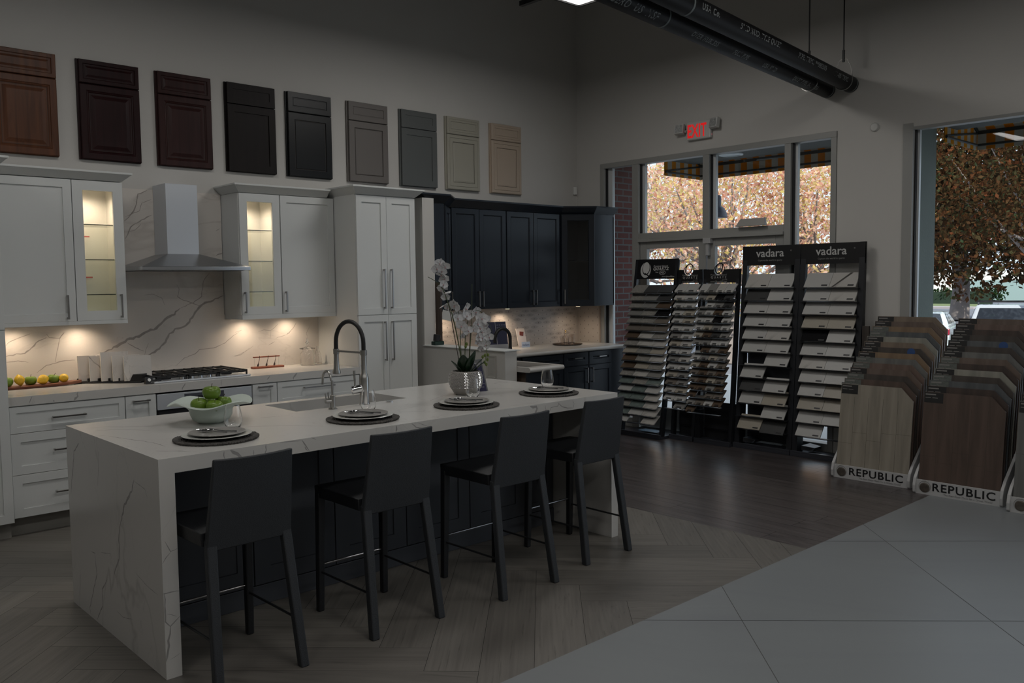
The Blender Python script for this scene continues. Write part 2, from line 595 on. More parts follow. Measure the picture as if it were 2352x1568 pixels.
V_SPLASH = [([(2.167,1.118),(2.244,1.153),(2.346,1.205),(2.471,1.245),(2.565,1.288),(2.638,1.35),(2.698,1.377),(2.76,1.435)], 0.02), ([(2.76,1.435),(2.871,1.48),(2.941,1.527),(2.958,1.648),(3.017,1.721)], 0.007), ([(2.446,1.048),(2.546,1.1),(2.618,1.155),(2.669,1.235),(2.718,1.269),(2.803,1.295),(2.855,1.36),(2.894,1.419),(2.945,1.466),(3.035,1.495),(3.126,1.53)], 0.018), ([(2.706,0.976),(2.781,1.037),(2.868,1.061),(2.907,1.096),(3.046,1.106),(3.124,1.138),(3.205,1.197),(3.273,1.237)], 0.006), ([(1.517,1.133),(1.583,1.145),(1.636,1.147),(1.681,1.187),(1.732,1.233),(1.781,1.252)], 0.011), ([(1.783,1.279),(1.801,1.251),(1.866,1.242),(1.903,1.284)], 0.006), ([(1.707,1.002),(1.773,1.051),(1.833,1.063),(1.884,1.076),(1.965,1.076)], 0.007), ([(1.833,1.068),(1.846,1.144),(1.865,1.231),(1.898,1.284)], 0.006), ([(1.515,1.091),(1.591,1.097),(1.657,1.081)], 0.006), ([(1.52,1.207),(1.54,1.233),(1.608,1.261),(1.676,1.284)], 0.006), ([(2.345,1.182),(2.399,1.144),(2.466,1.111)], 0.006), ([(2.47,1.081),(2.484,1.127),(2.503,1.173)], 0.004), ([(2.483,1.547),(2.552,1.552),(2.621,1.521),(2.642,1.462)], 0.004), ([(2.944,1.442),(2.835,1.487),(2.775,1.506),(2.746,1.531),(2.76,1.59),(2.743,1.626)], 0.006), ([(3.199,1.021),(3.252,1.036),(3.32,1.064),(3.376,1.099)], 0.004), ([(2.36,2.111),(2.418,2.17),(2.454,2.24),(2.469,2.321),(2.538,2.354)], 0.009), ([(2.367,2.145),(2.475,2.195),(2.494,2.254),(2.57,2.287)], 0.005), ([(2.36,1.974),(2.403,2.067),(2.472,2.115),(2.565,2.165)], 0.01), ([(2.379,2.032),(2.435,2.045),(2.482,2.093)], 0.005), ([(3.08,2.06),(3.113,2.079)], 0.006), ([(3.073,1.858),(3.138,1.884)], 0.009), ([(3.424,1.216),(3.477,1.23),(3.54,1.223),(3.576,1.246),(3.614,1.278)], 0.005), ([(3.517,1.097),(3.573,1.125)], 0.007), ([(3.582,1.15),(3.61,1.161),(3.693,1.178)], 0.004), ([(3.689,1.178),(3.712,1.194),(3.751,1.234),(3.785,1.279)], 0.009), ([(3.216,1.221),(3.277,1.239)], 0.004), ([(3.209,1.022),(3.261,1.029),(3.34,1.085)], 0.004), ([(3.89,1.151),(3.882,1.185),(3.922,1.252)], 0.004), ([(3.54,1.223),(3.537,1.152)], 0.003), ([(3.667,0.922),(3.663,0.964),(3.678,0.989)], 0.003)]
V_END = [([(3.776,0.788),(3.81,0.734),(3.906,0.654),(3.966,0.565)], 0.013), ([(3.966,0.565),(3.995,0.494),(4.008,0.39),(4.08,0.3)], 0.011), ([(4.475,0.877),(4.598,0.798),(4.641,0.68),(4.683,0.569)], 0.008), ([(4.207,0.903),(4.258,0.68)], 0.004), ([(4.349,0.342),(4.329,0.239),(4.402,0.128),(4.461,0.041),(4.453,0.011)], 0.008), ([(4.182,0.252),(4.256,0.188),(4.268,0.101),(4.36,0.006)], 0.008), ([(3.776,0.781),(3.651,0.768),(3.628,0.732)], 0.003), ([(4.397,0.336),(4.338,0.341)], 0.005), ([(4.585,0.201),(4.627,-0.005)], 0.004), ([(4.07,0.133),(3.989,0.126),(3.868,0.149)], 0.003), ([(4.256,0.363),(4.122,0.386),(4.103,0.368)], 0.003), ([(3.804,0.374),(3.678,0.35),(3.557,0.341)], 0.003), ([(3.694,0.879),(3.676,0.887),(3.629,0.904)], 0.015)]
V_LEG = [([(1.309,0.577),(1.33,0.53),(1.359,0.536)], 0.004), ([(1.33,0.526),(1.291,0.486),(1.292,0.365),(1.304,0.361),(1.369,0.358)], 0.005), ([(1.298,0.363),(1.301,0.31),(1.3,0.244),(1.318,0.219),(1.365,0.252)], 0.006), ([(1.318,0.219),(1.309,0.162),(1.302,0.098),(1.293,0.074)], 0.008), ([(1.307,0.275),(1.345,0.254)], 0.004), ([(1.313,0.081),(1.353,0.095)], 0.003)]
V_EDGE = [([(1.573,0.91),(1.57,0.892),(1.579,0.871)], 0.005), ([(1.601,0.91),(1.632,0.89),(1.659,0.859)], 0.013), ([(1.706,0.895),(1.705,0.872)], 0.004), ([(1.765,0.915),(1.766,0.887),(1.759,0.868)], 0.005), ([(1.833,0.911),(1.859,0.91),(1.943,0.906)], 0.003), ([(1.943,0.906),(1.961,0.88),(1.978,0.853)], 0.006), ([(1.989,0.913),(2.012,0.901)], 0.004), ([(2.463,0.91),(2.458,0.876)], 0.01), ([(2.556,0.909),(2.582,0.888),(2.643,0.874),(2.687,0.875)], 0.005), ([(2.6,0.907),(2.652,0.887)], 0.004), ([(1.955,0.876),(1.969,0.855)], 0.006), ([(3.387,0.908),(3.432,0.897),(3.438,0.876),(3.426,0.853)], 0.016), ([(3.506,0.902),(3.512,0.876),(3.483,0.851)], 0.006), ([(3.611,0.907),(3.647,0.878),(3.695,0.865),(3.743,0.86)], 0.005), ([(3.552,0.864),(3.552,0.884),(3.611,0.886),(3.623,0.906)], 0.005), ([(3.738,0.907),(3.75,0.884),(3.743,0.86)], 0.004), ([(3.213,0.885),(3.245,0.858)], 0.005)]
V_TOP = [([(1.341,4.545),(1.419,4.528),(1.495,4.447),(1.651,4.333)], 0.006), ([(1.347,4.435),(1.423,4.406),(1.483,4.329),(1.541,4.254)], 0.006), ([(1.343,4.221),(1.378,4.081),(1.401,4.0),(1.426,3.898),(1.43,3.768)], 0.006), ([(1.361,3.691),(1.395,3.646),(1.427,3.622),(1.46,3.559)], 0.006), ([(1.622,4.264),(1.715,4.165),(1.838,4.034),(1.979,3.96),(2.084,3.867),(2.193,3.73)], 0.006), ([(2.094,4.207),(2.186,4.197),(2.25,4.172)], 0.005), ([(4.077,4.572),(4.056,4.4)], 0.005), ([(3.726,4.234),(3.794,4.213),(3.843,4.13)], 0.006), ([(3.403,3.628),(3.483,3.518)], 0.004), ([(2.491,3.955),(2.74,3.832),(2.859,3.74)], 0.004), ([(3.116,4.075),(3.338,4.208)], 0.004), ([(3.489,4.5),(3.495,4.381)], 0.005)]
V_COUNTER = [([(1.509,0.916),(1.49,0.868)], 0.008), ([(1.786,0.914),(1.781,0.885),(1.76,0.857)], 0.013), ([(1.634,0.874),(1.637,0.861)], 0.01), ([(2.513,0.908),(2.5,0.889),(2.487,0.86)], 0.008), ([(2.785,0.912),(2.783,0.863)], 0.004), ([(3.179,0.904),(3.154,0.88)], 0.008), ([(3.417,0.915),(3.39,0.89),(3.381,0.86)], 0.014)]


def ribbons(mb, data, f, mi=1, lo=None, hi=None, k=1.0):
    """thin vein shapes lying on a slab; f maps plane coordinates to 3-D"""
    rv = random.Random(3)
    for pts, w in data:
        P = []
        for i in range(len(pts) - 1):
            a, b = Vector(pts[i]), Vector(pts[i + 1]); n = max(2, int((b - a).length / .02))
            for j in range(n): P.append(a.lerp(b, j / n))
        P.append(Vector(pts[-1]))
        W2 = []
        for i, p in enumerate(P):
            t = (P[min(i + 1, len(P) - 1)] - P[max(i - 1, 0)]).normalized(); nr = Vector((-t.y, t.x))
            jit = 0 if i in (0, len(P) - 1) else rv.uniform(-1, 1) * w * .35
            ww = w * k * .5 * rv.uniform(.55, 1.15) * min(1, .35 + 4 * min(i, len(P) - 1 - i) / len(P))
            q = p + nr * jit
            a, b = q + nr * ww, q - nr * ww
            if hi is not None:
                a.y = min(max(a.y, lo), hi); b.y = min(max(b.y, lo), hi)
            W2.append((a, b))
        vs = []
        for a, b in W2: vs += [f(*a), f(*b)]
        mb.add(vs, [(2 * i, 2 * i + 1, 2 * i + 3, 2 * i + 2) for i in range(len(W2) - 1)], mi)

ROT_F = (rad(90), 0, 0)          # lettering that faces -y
ROT_X = (rad(90), 0, rad(-90))   # lettering that faces -x

# ------------------------------------------------------------ room shell
YW, XW, ZC = 6.87, 7.45, 5.6
XL, YN = -4.5, -4.5


def clip_poly(poly, x0, x1, y0, y1):
    def cut(P, f, inter):
        out = []
        for i in range(len(P)):
            a, b = P[i], P[(i + 1) % len(P)]
            fa, fb = f(a), f(b)
            if fa >= 0: out.append(a)
            if (fa >= 0) != (fb >= 0):
                t = fa / (fa - fb)
                out.append(tuple(a[k] + (b[k] - a[k]) * t for k in range(len(a))))
        return out
    for f in (lambda p: p[0] - x0, lambda p: x1 - p[0], lambda p: p[1] - y0, lambda p: y1 - p[1]):
        if not poly: return []
        poly = cut(poly, f, None)
    return poly


def plank_floor(name, planks, region, mat, gapmat, z=0.0):
    """planks: list of (corner points xy x4 in order along length, uv) -> one clipped mesh"""
    vs, fs, uvs, rnd, mi = [], [], [], [], []
    x0, x1, y0, y1 = region
    for quad, (L_, W_) in planks:
        r = R.random(); ou, ov = R.random() * 40, R.random() * 40
        P = [(quad[0][0], quad[0][1], 0, 0), (quad[1][0], quad[1][1], L_, 0), (quad[2][0], quad[2][1], L_, W_), (quad[3][0], quad[3][1], 0, W_)]
        P = clip_poly(P, x0, x1, y0, y1)
        if len(P) < 3: continue
        o = len(vs)
        vs += [(p[0], p[1], z) for p in P]
        fs.append(list(range(o, o + len(P)))); mi.append(0)
        uvs += [(p[2] + ou, p[3] + ov) for p in P]; rnd += [r] * len(P)
    o = len(vs)
    vs += [(x0, y0, z - 0.0015), (x1, y0, z - 0.0015), (x1, y1, z - 0.0015), (x0, y1, z - 0.0015)]
    fs.append([o, o + 1, o + 2, o + 3]); mi.append(1); uvs += [(0, 0)] * 4; rnd += [0] * 4
    me = bpy.data.meshes.new(name)
    me.from_pydata(vs, [], fs)
    me.materials.append(mat); me.materials.append(gapmat)
    me.polygons.foreach_set('material_index', mi)
    ul = me.uv_layers.new(name='UVMap')
    ca = me.color_attributes.new('rnd', 'FLOAT_COLOR', 'CORNER')
    k = 0
    for p in me.polygons:
        for li in p.loop_indices:
            vi = me.loops[li].vertex_index
            ul.data[li].uv = uvs[vi]; c = rnd[vi]; ca.data[li].color = (c, c, c, 1)
    ob = bpy.data.objects.new(name, me); COL.objects.link(ob); ob['kind'] = 'structure'
    # make sure faces look up
    bm = bmesh.new(); bm.from_mesh(me)
    for f in bm.faces:
        if f.normal.z < 0: f.normal_flip()
    bm.to_mesh(me); bm.free()
    return ob

s2 = math.sqrt(0.5)


def uv2xy(u, v):            # u=(x-y)/sqrt2, v=(x+y)/sqrt2
    return ((u + v) * s2, (v - u) * s2)

# herringbone boards laid at 45 degrees to the walls
W_, L_ = 0.23, 1.49
g = 0.0009
hb = []
for a in range(-34, 34):
    for b in range(-6, 7):
        du, dv = a * W_ + b * (L_ - 4 * W_), -a * W_ + b * (L_ + 4 * W_)
        u0, v0 = 0.18 + du, 4.28 + dv
        q = [uv2xy(u0 + g, v0 + g), uv2xy(u0 + L_ - g, v0 + g), uv2xy(u0 + L_ - g, v0 + W_ - g), uv2xy(u0 + g, v0 + W_ - g)]
        hb.append((q, (L_, W_)))
        v1 = v0 - L_
        q = [uv2xy(u0 + W_ - g, v1 + g), uv2xy(u0 + W_ - g, v1 + L_ - g), uv2xy(u0 + g, v1 + L_ - g), uv2xy(u0 + g, v1 + g)]
        hb.append((q, (L_, W_)))
fl_oak = plankmat('oak_boards', '625E59', '726E68', '3A3531', 0.42)
plank_floor('floor', hb, (XL, 4.74, 2.52, YW), fl_oak, M['gap'])
# dark boards running along the exit wall
db = []
k = 0
x = 4.74
while x < XW:
    y = -R.random() * 1.6 + 2.4
    while y < YW:
        ln = 1.8
        db.append(([(x + .19 - g, y + g), (x + .19 - g, y + ln - g), (x + g, y + ln - g), (x + g, y + g)], (ln, .19)))
        y += ln
    x += .19
fl_dark = plankmat('walnut_boards', '322D2E', '5A5453', '1A1616', 0.30, 0.6)
plank_floor('floor', db, (4.74, XW, 2.52, YW), fl_dark, M['gap'])
# pale large tiles
tl = []
for a in range(-8, 9):
    for b in range(-8, 9):
        u0, v0 = 0.93 + a * 1.16, 4.03 + b * 1.255
        tl.append(([uv2xy(u0 + .002, v0 + .002), uv2xy(u0 + 1.158, v0 + .002), uv2xy(u0 + 1.158, v0 + 1.253), uv2xy(u0 + .002, v0 + 1.253)], (1.16, 1.25)))
fl_tile = plankmat('pale_tiles', '74777A', '7C8081', '6A6C6C', 0.40, 0.1, 0.25, 0.03)
plank_floor('floor', tl, (XL, XW, YN, 2.52), fl_tile, plain('grout', (0.10, 0.10, 0.10), 0.9))

# walls
MB().box(XL, XW + .1, YW, YW + .12, 0, ZC).build('wall_left', M['wall'], kind='structure')
mb = MB()
mb.box(XW, XW + .1, 6.51, YW + .12, 0, ZC)
mb.box(XW, XW + .1, 3.72, 6.51, 2.925, ZC)
mb.box(XW, XW + .1, 3.07, 3.72, 0, ZC)
mb.box(XW, XW + .1, -2.2, 3.07, 2.87, ZC)
mb.box(XW, XW + .1, -2.2, 3.07, 0, 0.35)
mb.box(XW, XW + .1, YN, -2.2, 0, ZC)
mb.build('wall_right', M['wall'], kind='structure')
MB().box(XL - .12, XL, YN, YW + .12, 0, ZC).build('wall_rear', M['wall'], kind='structure')
MB().box(XL, XW + .1, YN - .12, YN, 0, ZC).build('wall_near', M['wall'], kind='structure')
MB().box(XL - .12, XW + .1, YN - .12, YW + .12, ZC, ZC + .1).build('ceiling', M['ceil'], kind='structure')

# storefront: window_1 (sidelights and transoms) and door_1 (pair of leaves)
ZT = 2.925


def frame_box(mb, y0, y1, z0, z1, x0=XW - .012, x1=XW + .09):
    mb.box(x0, x1, y0, y1, z0, z1)
mb = MB()
frame_box(mb, 6.452, 6.51, 0, 2.87); frame_box(mb, 5.962, 6.05, 0, 2.87)
frame_box(mb, 5.062, 5.138, 2.125, 2.87); frame_box(mb, 4.165, 4.23, 0, 2.87)
frame_box(mb, 3.722, 3.775, 0, 2.87); frame_box(mb, 3.722, 6.51, 2.87, ZT)
frame_box(mb, 4.23, 5.962, 2.05, 2.125)
mb.box(XW - .03, XW + .09, 4.23, 5.962, 2.03, 2.06)
frame_box(mb, 6.05, 6.452, 0, .1); frame_box(mb, 3.775, 4.165, 0, .1)
w1 = mb.build('window_1', M['alu'], kind='structure', bevel=.003)
trimgap = MB()
for y0, y1, z0, z1 in ((6.436, 6.452, .1, 2.87), (4.15, 4.165, .1, 2.87), (5.95, 5.962, 2.125, 2.87), (5.048, 5.062, 2.125, 2.87)):
    trimgap.box(XW + .02, XW + .07, y0, y1, z0, z1)
trimgap.build('gasket', M['blk'], w1)
bright = MB()
for y0, y1, z0, z1 in ((6.375, 6.436, .1, 2.87), (5.915, 5.95, 2.125, 2.87), (5.018, 5.048, 2.125, 2.87), (4.125, 4.15, .1, 2.87)):
    bright.box(XW + .045, XW + .085, y0, y1, z0, z1)
bright.build('glazing_bead', plain('bead_alu', (0.55, 0.57, 0.58), 0.35), w1)
for y0, y1, z0, z1 in ((6.05, 6.375, .1, 2.87), (5.138, 5.915, 2.125, 2.87), (4.23, 5.018, 2.125, 2.87), (3.775, 4.125, .1, 2.87)):
    MB().box(XW + .055, XW + .061, y0, y1, z0, z1).build('pane', M['pane'], w1)
d1 = MB()
for y0, y1 in ((5.11, 5.955), (4.238, 5.092)):
    d1.box(XW + .01, XW + .06, y0, y0 + .09, .01, 2.045); d1.box(XW + .01, XW + .06, y1 - .09, y1, .01, 2.045)
    d1.box(XW + .01, XW + .06, y0 + .09, y1 - .09, 1.955, 2.045); d1.box(XW + .01, XW + .06, y0 + .09, y1 - .09, .01, .25)
d1 = d1.build('door_1', M['alu'], kind='structure', bevel=.003)
for y0, y1 in ((5.2, 5.865), (4.328, 5.002)):
    MB().box(XW + .03, XW + .036, y0, y1, .25, 1.955).build('pane', M['pane'], d1)
mb = MB(); mb.box(XW - .05, XW + .01, 5.02, 5.11, 1.98, 2.035); mb.box(XW - .035, XW + .01, 5.05, 5.085, 1.86, 1.985)
mb.build('latch', plain('latch_grey', (.4, .4, .4), .4), d1, bevel=.004)
tag(MB().hexa([(XW - .07, 4.40, 2.127), (XW - .02, 4.40, 2.127), (XW - .02, 4.72, 2.127), (XW - .07, 4.72, 2.127)],
              [(XW - .045, 4.41, 2.20), (XW - .02, 4.41, 2.20), (XW - .02, 4.68, 2.20), (XW - .045, 4.68, 2.20)]).build('door_closer', plain('closer_grey', (.33, .32, .3), .5), bevel=.004),
    'flat grey door closer cover resting on the bar above the glass doors', 'door closer')
# big right hand window
mb = MB()
mb.box(XW - .012, XW + .09, 3.055, 3.135, .3, 2.90); mb.box(XW + .0, XW + .09, -2.2, 3.055, 2.845, 2.87); mb.box(XW - .0, XW + .09, -2.2, 3.055, .35, .42)
w2 = mb.build('window_2', M['alu'], kind='structure')
MB().box(XW + .03, XW + .08, 3.043, 3.055, .42, 2.845).build('gasket', M['blk'], w2)
MB().box(XW + .06, XW + .09, 3.025, 3.043, .42, 2.845).build('glazing_bead', _m['bead_alu'], w2)
MB().box(XW + .05, XW + .056, -2.2, 3.025, .42, 2.845).build('pane', pane_mat('pane_big', (.93, .95, .95), 2.0), w2)

# facade thickness outside
brick = brickmat('red_brick', '4E2824', '5E322C', '5A5A5A', 'XZ')
tag(MB().box(XW + .102, 8.0, 6.513, 7.6, -.03, 2.998).box(XW + .102, 8.0, 6.45, 6.513, -.03, 2.96).build('brick_pier', brick), 'red brick pier outside the left sidelight of the glass doors', 'brick wall')
tag(MB().box(XW + .102, 8.0, 3.08, 3.70, -.03, 2.925).build('concrete_pier', plain('concrete_pier', (.12, .145, .13), .85, bump=.3, bscale=40, var=.1)), 'grey green rendered pier outside the big right window edge', 'pillar')
tag(MB().box(XW + .1, 8.0, -2.6, 7.6, 3.0, 5.6).build('facade_band', plain('facade_band', (.3, .29, .27), .9)), 'plain wall band outside above the glass doors and windows', 'wall', kind='structure')
tag(MB().box(XW + .1, 8.55, 3.72, 6.03, 2.965, 3.0).build('entrance_soffit', plain('soffit', (.075, .08, .075), .9)), 'grey soffit over the glass doors behind the striped awning', 'soffit')
tag(MB().box(XW + .1, 8.30, -2.0, 3.08, 2.93, 2.96).build('window_soffit', _m['soffit']), 'grey soffit over the big right window', 'soffit')
dl = MB().lathe([(.13, 0), (.13, -.012), (.105, -.018), (.10, -.006)], 28, (8.17, 5.28, 2.965)).build('soffit_downlight', plain('downlight_rim', (.6, .65, .68), .4), smooth=True)
tag(dl, 'round recessed downlight in the soffit over the glass doors', 'light')

# ------------------------------------------------------------ cabinets
SHAKER = [(0, .001), (.001, 0), (.056, 0), (.057, .009)]
NARROW = [(0, .001), (.001, 0), (.04, 0), (.041, .006)]
NAVYD = [(0, .003), (.003, 0), (.052, 0), (.058, .003), (.062, .010)]


def pull(parent, x, z, ln, vertical, y=-.02, mat=None, r=.0055):
    mb = MB()
    if vertical:
        mb.box(x - r, x + r, y - .034, y - .024, z - ln / 2, z + ln / 2)
        for s in (-1, 1):
            mb.box(x - r, x + r, y - .026, y, z + s * (ln / 2 - .008) - .006, z + s * (ln / 2 - .008) + .006)
    else:
        mb.box(x - ln / 2, x + ln / 2, y - .034, y - .024, z - r, z + r)
        for s in (-1, 1):
            mb.box(x + s * (ln / 2 - .008) - .006, x + s * (ln / 2 - .008) + .006, y - .026, y, z - r, z + r)
    return mb.build('handle', mat or M['pull'], parent, bevel=.0015)


def cabinet(name, label, loc, w, h, d, mat, fronts, rz=0.0, group=None, hollow=None, inner=None, fscheme=SHAKER, sidefill=True):
    t = thing(name, label, 'cabinet', loc, rz, group)
    mb = MB()
    if hollow:
        gx0, gx1, _, _ = hollow
        mb.box(0, .018, 0, d, 0, h); mb.box(w - .018, w, 0, d, 0, h)
        mb.box(.018, w - .018, d - .012, d, 0, h); mb.box(.018, w - .018, 0, d, 0, .018); mb.box(.018, w - .018, 0, d, h - .018, h)
    else:
        mb.box(0, w, 0, d, 0, h)
    mb.build('body', inner if (hollow and inner) else mat, t)
    if hollow and inner:
        sk = MB(); sk.box(-.002, 0, 0, d, 0, h); sk.box(w, w + .002, 0, d, 0, h); sk.box(0, w, 0, d, -.002, 0)
        sk.build('side_skin', mat, t)
    for f in fronts:
        k, x, z, fw, fh = f[:5]
        if k == 'glass':
            fr = (SHAKER if fscheme is SHAKER else [(0, .003), (.003, 0), (.066, 0)])
            ins = f[6] if len(f) > 6 else .07
            dd = MB().panel(x, z, fw, fh, .02, [(0, .001), (.001, 0), (ins, 0)], open_=True).build('door', mat, t)
            MB().box(x + ins, x + fw - ins, -.012, -.008, z + ins, z + fh - ins).build('door_glass', M['pane'], dd)
        else:
            nm = 'drawer' if k == 'drawer' else 'door'
            rings = fscheme if (fh > .2 or fscheme is NAVYD) else NARROW
            if fw < .25: rings = [(0, .001), (.001, 0), (.05, 0), (.051, .006)]
            dd = MB().panel(x, z, fw, fh, .02, rings).build(nm, mat, t)
        hd = f[5]
        if hd: pull(dd, hd[0], hd[1], hd[2], hd[3])
    return t

Wh = M['white']
G = .002
# tall cabinet cut by the left picture edge
cabinet('tall_cabinet', 'tall white shaker cabinet cut off by the left picture edge', (.62, 6.17, .115), .745, 2.25, .69, Wh,
        [('door', 0.0, .0, .742, 1.345 - .115, None), ('door', 0.0, 1.235, .742, 1.015, None)])
tk = MB().box(.62, 1.36, 6.24, 6.84, 0, .114).build('toe_kick', M['toe']); tag(tk, 'grey toe kick below the tall white cabinet at the left edge', 'toe kick')


def crown(name, label, x0, x1, yf, z0, z1, fl, left, right, mat, yb=YW):
    mb = MB()
    a = fl if left else 0; b = fl if right else 0
    mb.hexa([(x0, yf, z0), (x1, yf, z0), (x1, yb, z0), (x0, yb, z0)], [(x0 - a, yf - fl, z1 - .014), (x1 + b, yf - fl, z1 - .014), (x1 + b, yb, z1 - .014), (x0 - a, yb, z1 - .014)])
    mb.box(x0 - a - .004, x1 + b + .004, yf - fl - .004, yb, z1 - .014, z1)
    return tag(mb.build(name, mat, bevel=.002), label, 'moulding')

crown('crown_moulding', 'white crown moulding over the tall cabinet at the left picture edge', .62, 1.365, 6.15, 2.368, 2.432, .05, False, True, Wh)
crown('crown_moulding', 'white crown moulding over the wall cabinets left of the range hood', 1.42, 2.242, 6.54, 2.368, 2.430, .055, False, True, Wh)
crown('crown_moulding', 'white crown moulding over the wall cabinets right of the range hood', 3.135, 3.935, 6.54, 2.352, 2.418, .055, True, False, Wh)
crown('crown_moulding', 'white crown moulding over the tall white pantry cabinet', 4.005, 4.615, 6.20, 2.362, 2.432, .06, True, True, Wh)

# wall cabinets left of the hood
zc = 1.375
cabinet('wall_cabinet', 'white wall cabinet with solid door left of the lit glass one', (1.38, 6.56, zc), .522, .99, .308, Wh,
        [('door', .002, 0, .518, .988, (.462, .10, .17, True))])
interior = plain('cabinet_interior', (.74, .72, .68), .6)


def shelves(t, w, d, zs):
    for i, z in enumerate(zs):
        MB().box(.02, w - .02, .034, d - .02, z, z + .006, 0).box(.02, w - .02, .03, .034, z, z + .006, 1).build('shelf', [SHG, SHE], t)
SHG = pane_mat('shelf_glass', (.93, .95, .92), 1.0)
SHE = plain('shelf_edge', (.015, .03, .02), .2)
cL = cabinet('glass_cabinet', 'lit white glass door wall cabinet left of the range hood', (1.903, 6.56, zc), .345, .99, .308, Wh,
             [('glass', .002, 0, .34, .988, (.300, .10, .17, True), .068)], hollow=(0, 0, 0, 0), inner=interior)
shelves(cL, .345, .308, (.18, .43, .68))
tag(MB().box(1.37, 2.248, 6.54, 6.56, 1.347, 1.374).box(2.23, 2.248, 6.56, 6.85, 1.347, 1.374).build('light_rail', Wh, bevel=.002),
    'white light rail under the wall cabinets left of the range hood', 'moulding')
# wall cabinets right of the hood
cR = cabinet('glass_cabinet', 'lit white glass door wall cabinet right of the range hood', (3.135, 6.56, zc), .355, .975, .308, Wh,
             [('glass', .002, 0, .35, .973, (.026, .10, .17, True), .065)], hollow=(0, 0, 0, 0), inner=interior)
shelves(cR, .355, .308, (.18, .43, .68))
cabinet('wall_cabinet', 'white wall cabinet with solid door beside the tall pantry cabinet', (3.494, 6.56, zc), .506, .975, .308, Wh,
        [('door', .002, 0, .50, .973, (.026, .10, .17, True))])
tag(MB().box(3.135, 4.0, 6.54, 6.56, 1.337, 1.374).box(3.135, 3.153, 6.56, 6.85, 1.337, 1.374).build('light_rail', Wh, bevel=.002),
    'white light rail under the wall cabinets right of the range hood', 'moulding')
# small red printed price slips seen through the glass doors
for i, (px, pz, lab) in enumerate(((2.03, 1.98, 'left cabinet, upper'), (2.04, 1.68, 'left cabinet, lower'), (3.27, 1.94, 'right cabinet, upper'), (3.28, 1.64, 'right cabinet, lower'))):
    tag(MB().box(px, px + .07, 6.84, 6.842, pz, pz + .01).build('shelf_strip', plain('pink_print', (.55, .12, .12), .6)), 'thin red strip seen through glass door of the %s one' % lab, 'label strip', 'red strips in the glass cabinets')

# pantry
cabinet('pantry_cabinet', 'tall white four door pantry cabinet beside the half wall', (4.005, 6.22, .1), .61, 2.262, .645, Wh,
        [('door', .002, 1.249, .302, 1.008, (.262, 1.469, .34, True)), ('door', .306, 1.249, .302, 1.008, (.338, 1.469, .34, True)),
         ('door', .002, .002, .302, 1.243, (.262, 1.02, .34, True)), ('door', .306, .002, .302, 1.243, (.338, 1.02, .34, True))])
tag(MB().box(4.005, 4.615, 6.28, 6.86, 0, .099).build('toe_kick', M['toe']), 'grey toe kick below the tall white pantry cabinet', 'toe kick')
# base cabinets
cabinet('base_cabinet', 'white three drawer base cabinet below the fruit board', (1.372, 6.22, .128), .716, .726, .64, Wh,
        [('drawer', .002, .549, .712, .172, (.352, .635, .21, False)), ('drawer', .002, .279, .712, .267, (.352, .42, .21, False)), ('drawer', .002, .0, .712, .276, (.352, .14, .21, False))])
cabinet('base_cabinet', 'narrow white pull-out base cabinet left of the steel oven', (2.09, 6.22, .128), .212, .726, .64, Wh,
        [('door', .002, 0, .208, .721, (.105, .685, .115, False))])
cabinet('base_cabinet', 'narrow white pull-out base cabinet right of the steel oven', (3.035, 6.22, .128), .205, .726, .64, Wh,
        [('door', .002, 0, .201, .721, (.10, .70, .115, False))])
cabinet('base_cabinet', 'wide white drawer base cabinet beside the tall pantry cabinet', (3.243, 6.22, .128), .757, .726, .64, Wh,
        [('drawer', .002, .549, .753, .172, (.365, .66, .28, False)), ('drawer', .002, .279, .753, .267, (.365, .42, .28, False)), ('drawer', .002, .0, .753, .276, (.365, .14, .28, False))])
tag(MB().box(1.366, 4.0, 6.285, 6.84, 0, .127).build('toe_kick', M['toe']), 'long grey toe kick below the white base cabinets', 'toe kick')
ov = thing('wall_oven', 'stainless steel oven under the gas cooktop', 'oven', (2.305, 6.22, .13))
MB().box(0, .727, .002, .6, 0, .715).build('body', M['blk'], ov)
MB().box(.004, .723, -.02, 0, .60, .712).build('control_panel', M['steel'], ov, bevel=.002)
MB().box(.20, .50, -.0215, -.020, .615, .70).build('display_panel', plain('display_dark_steel', (.09, .095, .115), .35, .4), ov)
MB().box(.30, .36, -.0225, -.0215, .64, .68).build('display', M['blk'], ov)
MB().panel(.004, .02, .719, .565, .02, [(0, 0), (.06, 0), (.061, .004)]).build('door', plain('oven_glass', (.02, .02, .022), .1), ov)
MB().tube([(.06, -.06, .54), (.66, -.06, .54)], .011).tube([(.08, -.06, .54), (.08, -.02, .54)], .008).tube([(.64, -.06, .54), (.64, -.02, .54)], .008).build('handle', M['satin'], ov, smooth=True)

# counter and splash
mb = MB().box(1.37, 4.003, 6.195, YW, .856, .914)
ribbons(mb, V_COUNTER, lambda u, v: (u, 6.1945, v), 1, .858, .912)
tag(mb.build('countertop', [M['marble'], M['vein']]), 'white veined marble worktop along the kitchen wall', 'countertop')
mb = MB().box(1.37, 4.004, YW - .014, YW - .001, .915, 1.333).box(2.252, 3.128, YW - .014, YW - .001, 1.333, 2.36)
ribbons(mb, V_SPLASH, lambda u, v: (u, YW - .0146, v), 1)
tag(mb.build('backsplash', [M['splash'], M['veinw']]), 'white marble backsplash slab with grey veins behind the cooktop', 'backsplash')

